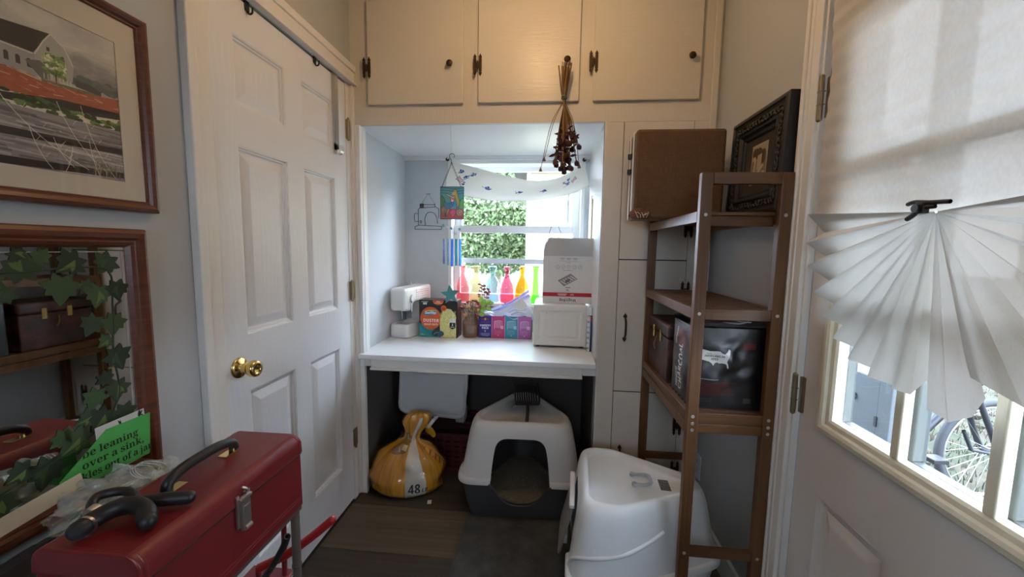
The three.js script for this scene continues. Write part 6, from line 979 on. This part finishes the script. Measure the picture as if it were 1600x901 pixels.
// ================================================================ PAPER SHADE ON THE EXTERIOR DOOR
{
  const t = thing('pleated_shade', 'white pleated paper shade gathered into a fan on the exterior door', 'window shade', [0, 0, 0]);
  const pm = phys({ map: texPaper, roughness: 0.95, transmission: 0.15, thickness: 0, side: THREE.DoubleSide, bumpMap: bumpPaint, bumpScale: 0.0003 });
  const X = 1.664, cy = 1.372, cz = 1.078;
  const zL = 0.742, zR = 1.474, n = 13, yTop = 1.99;
  // flat upper part with faint pleats
  P(t, 'upper_sheet', surf((u, v) => { const z = lerp(zL, zR, u), y = lerp(cy + 0.002, yTop, v), k = Math.abs(((y - cy) / 0.048) % 1 - 0.5) * 2; const near = Math.exp(-((z - cz) ** 2 + (y - cy) ** 2) / 0.012); return [X + 0.0035 * (k - 0.5) + 0.004 * Math.sin(u * 5 + v * 3) + 0.006 * near, y, z + 0.004 * Math.sin(y * 19)]; }, 40, 130), pm);
  const headrail = P(t, 'head_rail', bx(X - 0.006, 1.698, yTop - 0.02, yTop + 0.006, zL, zR, 0.003), M.plasticWhite);
  // fan: radial pleats, each facet folded against the next
  const D = Math.PI / 180;
  const pleats = (angs, name) => angs.slice(1).forEach((b, i) => {
    const a = angs[i];
    const edge = (k, r) => { const [deg, R, dx] = k; return [X + dx * Math.min(1, r * 1.1), cy + Math.sin(deg * D) * R * r, cz + Math.cos(deg * D) * R * r]; };
    P(t, name, surf((u, v) => { const p = edge(a, lerp(0.008, 1, v)), q = edge(b, lerp(0.008, 1, v)); return [lerp(p[0], q[0], u), lerp(p[1], q[1], u), lerp(p[2], q[2], u)]; }, 4, 14), pm);
  });
  const fan = (list) => list.map(([deg, R], i) => [deg, R, i % 2 ? 0.014 : -0.022]);
  pleats(fan([[176, 0.335], [184.5, 0.318], [189, 0.335], [196, 0.318], [200, 0.335], [208, 0.32], [212.5, 0.335], [220, 0.325], [224.5, 0.338], [231, 0.33], [235, 0.345], [242, 0.34], [245.5, 0.35], [252, 0.35], [256, 0.352], [263, 0.352]]), 'fan_pleat');
  pleats([[262, 0.357, 0.0], [265, 0.36, 0.02], [269, 0.315, 0.03], [278, 0.2, 0.02]], 'fan_back');
  pleats([[277, 0.362, -0.014], [281.5, 0.374, -0.008], [283, 0.376, -0.014], [289, 0.362, -0.012], [294, 0.333, -0.014]], 'hanging_flap');
  pleats(fan([[293, 0.30], [299, 0.355], [303, 0.385], [311, 0.39], [315, 0.392], [323, 0.38], [327, 0.388], [335, 0.374], [339, 0.382], [347, 0.372], [351, 0.38], [358, 0.375], [364, 0.38]]), 'fan_pleat');
  const c = thing('spring_clip', 'black spring clip pinching the paper shade into a fan', 'clip', [X - 0.01, cy + 0.008, cz]);
  P(c, 'jaw', tube([[-0.006, 0.01, -0.04], [-0.012, 0.012, -0.02], [-0.012, 0.008, 0.01], [-0.006, 0.006, 0.042]], 0.0045, 20, 8).scale(1, 0.9, 1), M.black);
  P(c, 'jaw', tube([[-0.01, -0.02, -0.034], [-0.014, -0.014, -0.018], [-0.014, -0.002, 0.0], [-0.008, 0.0, 0.018]], 0.0045, 20, 8), M.black);
  P(c, 'spring', [cyl(0.0075, 0.0075, 0.02, -0.013, -0.002, -0.006, 'x', 14), bx(-0.018, -0.006, -0.012, 0.01, -0.012, 0.006, 0.002)], M.black);
}

// ================================================================ OUTSIDE
SS('lawn', (() => { const g = new THREE.PlaneGeometry(70, 70, 60, 60).rotateX(-Math.PI / 2); const p = g.attributes.position; for (let i = 0; i < p.count; i++) { const x = p.getX(i), z = p.getZ(i), d = Math.hypot(x - 1, z - 1); p.setY(i, -0.3 + (d > 6 ? (fbm(x / 70 + 0.5, z / 70 + 0.5, 20, 20, 7, 3) - 0.5) * 0.3 : 0)); } g.computeVertexNormals(); return metric(g); })(), mat({ map: texGrass, roughness: 0.95 }), 'patchy green lawn outside the house', 'lawn');
{ // grass blades and fallen leaves near the door
  const r = rng(91), blade = surf((u, v) => [(u - 0.5) * 0.006 * (1 - v), v * 0.06, v * v * 0.02], 1, 3);
  const n = 26000, im = new THREE.InstancedMesh(blade, mat({ color: [1, 1, 1], roughness: 0.9, side: THREE.DoubleSide }), n), m = new THREE.Matrix4(), q = new THREE.Quaternion(), e = new THREE.Euler(), c = new THREE.Color();
  for (let i = 0; i < n; i++) { const x = 2.6 + r() * 7, z = -6 + r() * 9; const patch = fbm(x / 10, (z + 6) / 10, 9, 9, 5, 3); const k = patch < 0.45 ? 0.35 : 0.8 + r() * 0.7; e.set((r() - 0.5) * 0.7, r() * 6.28, (r() - 0.5) * 0.7); m.compose(V3(x, -0.3, z), q.setFromEuler(e), V3(1.4, k, 1)); im.setMatrixAt(i, m); c.setRGB(0.016 + r() * 0.012, 0.02 + r() * 0.015, 0.006 + r() * 0.005); im.setColorAt(i, c); }
  im.name = 'grass'; scene.add(im); tag(im, 'short green grass blades on the lawn around the bicycle', 'grass', null, 'stuff'); im.castShadow = im.receiveShadow = true;
  const lf = leafGeo(0.07, 0.05, 0.9), n2 = 1600, im2 = new THREE.InstancedMesh(lf, mat({ color: [1, 1, 1], roughness: 0.9, side: THREE.DoubleSide }), n2);
  for (let i = 0; i < n2; i++) { const x = 2.4 + r() * 7, z = -6 + r() * 9; e.set(Math.PI / 2 + (r() - 0.5) * 0.6, r() * 6.28, (r() - 0.5) * 0.6); m.compose(V3(x, -0.27, z), q.setFromEuler(e), V3(1, 1, 1).multiplyScalar(0.6 + r() * 0.8)); im2.setMatrixAt(i, m); const k = 0.7 + r() * 0.6; c.setRGB(0.036 * k, 0.026 * k, 0.017 * k); im2.setColorAt(i, c); }
  im2.name = 'fallen_leaves'; scene.add(im2); tag(im2, 'dry brown leaves scattered over the lawn', 'leaves', null, 'stuff'); im2.castShadow = im2.receiveShadow = true;
}
{ // bicycle parked by the door
  const t = thing('bicycle', 'blue-grey bicycle parked on the lawn outside the exterior door', 'bicycle', [3.80, -0.3, -0.82], 0.09);
  const fm = mat({ color: [0.018, 0.019, 0.024], roughness: 0.4, metalness: 0.3 }), R = 0.345, wb = 1.06;
  const wheel = (x) => { const w = new THREE.Group(); w.name = 'wheel'; w.position.set(x, R, 0); t.add(w);
    P(w, 'tyre', new THREE.TorusGeometry(R - 0.02, 0.024, 12, 64), mat({ color: [0.022, 0.023, 0.027], roughness: 0.7 })); P(w, 'rim', new THREE.TorusGeometry(R - 0.05, 0.010, 8, 64).scale(1, 1, 1.4), M.steel);
    const sp = []; for (let i = 0; i < 28; i++) { const a = i / 28 * 6.283, b = a + (i % 2 ? 0.55 : -0.55), s = (i % 4 < 2 ? 1 : -1) * 0.028; sp.push(rod([Math.cos(b) * 0.025, Math.sin(b) * 0.025, s], [Math.cos(a) * (R - 0.055), Math.sin(a) * (R - 0.055), 0], 0.0016, 4)); } P(w, 'spokes', sp, M.steel); P(w, 'hub', [cyl(0.02, 0.02, 0.07, 0, 0, 0, 'z'), cyl(0.007, 0.007, 0.13, 0, 0, 0, 'z')], fm); };
  wheel(0); wheel(-wb);
  const BB = [-0.6, 0.29, 0], HD = [-0.21, 0.86, 0], HB = [-0.185, 0.74, 0], ST = [-0.76, 0.80, 0];
  P(t, 'fork', [tube([[0, R, 0.05], [-0.08, 0.52, 0.05], [-0.15, 0.7, 0.035]], 0.016, 12, 8), tube([[0, R, -0.05], [-0.08, 0.52, -0.05], [-0.15, 0.7, -0.035]], 0.016, 12, 8), rod([-0.15, 0.70, -0.045], [-0.15, 0.7, 0.045], 0.018)], fm);
  P(t, 'fender_stay', [rod([0, R, 0.055], [-0.17, R + 0.03, 0.045], 0.009), rod([-0.17, R + 0.03, 0.045], [-0.215, R + 0.15, 0.03], 0.011)], fm);
  P(t, 'frame', [rod(HD, [-0.15, 0.7, 0], 0.021), rod([-0.19, 0.75, 0], BB, 0.024), rod([-0.205, 0.83, 0], ST, 0.02), rod(ST, BB, 0.018), rod(BB, [-wb, R, 0.05], 0.011), rod(BB, [-wb, R, -0.05], 0.011), rod(ST, [-wb, R, 0.05], 0.01), rod(ST, [-wb, R, -0.05], 0.01)], fm);
  P(t, 'handlebar', [rod(HD, [-0.16, 0.98, 0], 0.014), tube([[-0.26, 1.0, -0.3], [-0.2, 1.0, -0.18], [-0.14, 0.99, 0], [-0.2, 1.0, 0.18], [-0.26, 1.0, 0.3]], 0.012, 30, 8)], M.black);
  P(t, 'saddle', [sph(0.09, 0, 0, 0, 16, 10).scale(1.4, 0.35, 0.8).translate(-0.8, 0.95, 0), rod(ST, [-0.79, 0.94, 0], 0.013)], M.black);
  P(t, 'crank', [new THREE.TorusGeometry(0.085, 0.008, 6, 30).translate(BB[0], BB[1], 0.05), rod([BB[0], BB[1], 0.07], [BB[0] + 0.12, BB[1] + 0.06, 0.08], 0.011), rod([BB[0], BB[1], -0.07], [BB[0] - 0.12, BB[1] - 0.06, -0.08], 0.011), cyl(0.02, 0.02, 0.09, BB[0], BB[1], 0, 'z')], M.black);
  P(t, 'pedal', [bx(BB[0] + 0.08, BB[0] + 0.17, BB[1] + 0.045, BB[1] + 0.075, 0.085, 0.16, 0.006)], M.black); P(t, 'pedal', [bx(BB[0] - 0.17, BB[0] - 0.08, BB[1] - 0.075, BB[1] - 0.045, -0.16, -0.085, 0.006)], M.black);
}
{ // blue-grey gate panel outside the door
  const t = thing('garden_gate', 'blue-grey painted panel gate seen through the first door pane', 'gate', [2.42, -0.3, -0.26]);
  const cm = mat({ color: [0.075, 0.085, 0.09], roughness: 0.6, bumpMap: bumpBrush, bumpScale: 0.0006 });
  P(t, 'panel', bx(-0.015, 0.015, 0.04, 1.04, -0.36, 0.33, 0.004), cm); P(t, 'post', bx(-0.02, 0.03, 0, 1.05, 0.334, 0.40, 0.004), cm);
  for (const y of [0.12, 0.9]) P(t, 'rail', bx(0.015, 0.03, y, y + 0.08, -0.36, 0.33, 0.003), cm);
  for (const y of [0.62, 0.84]) P(t, 'hinge', bx(-0.026, -0.012, y, y + 0.045, 0.326, 0.34, 0.002), M.black);
  P(t, 'latch_ring', [new THREE.TorusGeometry(0.012, 0.003, 6, 18).rotateY(Math.PI / 2).translate(-0.02, 0.93, 0.2), cyl(0.004, 0.004, 0.012, -0.018, 0.942, 0.2, 'x', 8)], M.black);
  P(t, 'cap', bx(-0.02, 0.02, 1.052, 1.12, 0.16, 0.33, 0.004), M.plasticWhite, 'white cap board');
}
{ // cream outbuilding seen through the window
  const t = thing('outbuilding', 'cream plank-sided outbuilding standing behind the window at right', 'outbuilding', [2.8, -0.3, -6.2]);
  const om = mat({ color: [0.5, 0.45, 0.3], roughness: 0.7, bumpMap: bumpBrush, bumpScale: 0.001 });
  for (let i = 0; i < 14; i++) P(t, 'plank', bx(-2.27 + i * 0.323, -2.27 + i * 0.323 + 0.316, 0.1, 3.1, 0, 0.03, 0.004), om);
  P(t, 'wall', [bx(-2.26, 2.24, 0, 3.1, -1.6, -0.002)], om); P(t, 'corner_board', bx(-2.33, -2.25, 0, 3.1, -0.1, 0.045, 0.004), mat({ color: [0.78, 0.74, 0.6], roughness: 0.6 }));
  P(t, 'roof', extr(poly([[-2.6, 3.1], [2.6, 3.1], [0, 4.3]]), 2.0).translate(0, 0, -1.7), mat({ color: [0.12, 0.12, 0.13], roughness: 0.9 }));
}
// trees and shrubs, each with its own crown and trunk
{
  const lm = [[0.08, 0.13, 0.05], [0.16, 0.24, 0.10], [0.06, 0.11, 0.05], [0.19, 0.27, 0.12]].map((c) => phys({ color: c, roughness: 0.7, transmission: 0.4, thickness: 0, side: THREE.DoubleSide })), bark = mat({ color: [0.14, 0.1, 0.07], roughness: 0.95 });
  const crown = (cx, cy, cz, R, n, seed, s) => { const r = rng(seed), pos = [], nor = []; for (let i = 0; i < n; i++) { const a = r() * 6.283, b = Math.acos(2 * r() - 1), q = Math.pow(r(), 0.4) * (0.75 + 0.4 * fbm(a / 6.283, b / 3.2, 5, 4, seed, 2)); const p = V3(cx + Math.sin(b) * Math.cos(a) * R[0] * q, cy + Math.cos(b) * R[1] * q, cz + Math.sin(b) * Math.sin(a) * R[2] * q); const d = V3(r() - 0.5, r() - 0.5, r() - 0.5).normalize(), e = V3(r() - 0.5, r() - 0.5, r() - 0.5).cross(d).normalize(), L = s * (0.7 + r() * 0.7), A = p.clone().addScaledVector(d, L), B = p.clone().addScaledVector(e, L * 0.42), C = p.clone().addScaledVector(d, -L * 0.6), E = p.clone().addScaledVector(e, -L * 0.42); pos.push(...A, ...B, ...C, ...A, ...C, ...E); } const g = new THREE.BufferGeometry(); g.setAttribute('position', new THREE.Float32BufferAttribute(pos, 3)); g.computeVertexNormals(); return g; };
  const list = [['tree', 'large leafy tree filling the left of the window view', -0.75, -10.2, 2.7, [1.9, 2.0, 1.4], 0.085, 3], ['tree', 'distant leafy tree behind the first one in the window view', -1.4, -16.5, 3.9, [3.2, 3.2, 2.0], 0.13, 1],
    ['tree', 'broad tree across the lawn seen past the bicycle', 12.5, -2.6, 3.0, [2.6, 2.6, 2.6], 0.14, 0], ['tree', 'second broad tree across the lawn nearer the door', 11.5, 4.5, 3.0, [2.6, 2.6, 2.6], 0.14, 1], ['tree', 'far tree at the corner of the lawn beyond the bicycle', 8.6, -10.5, 2.8, [2.4, 2.4, 2.2], 0.14, 2]];
  list.forEach(([kind, label, x, z, y, R, s, m], i) => {
    const t = thing(kind, label, kind, [x, -0.3, z], 0, i < 2 ? 'trees in the window view' : 'trees across the lawn');
    P(t, 'foliage', crown(0, y, 0, R, i < 2 ? 34000 : 8000, 300 + i, s), lm[m]);
    P(t, 'trunk', [tube([[0, 0, 0], [0.04, y * 0.5, 0.02], [0, y, 0]], kind === 'tree' ? 0.11 : 0.03, 10, 8), tube([[0.02, y * 0.45, 0], [R[0] * 0.3, y * 0.8, 0.1], [R[0] * 0.5, y * 1.1, 0]], kind === 'tree' ? 0.05 : 0.015, 8, 6), tube([[0.02, y * 0.5, 0], [-R[0] * 0.3, y * 0.85, -0.1], [-R[0] * 0.5, y * 1.15, 0]], kind === 'tree' ? 0.05 : 0.015, 8, 6)], bark);
  });
}
renderer.render(scene, camera);
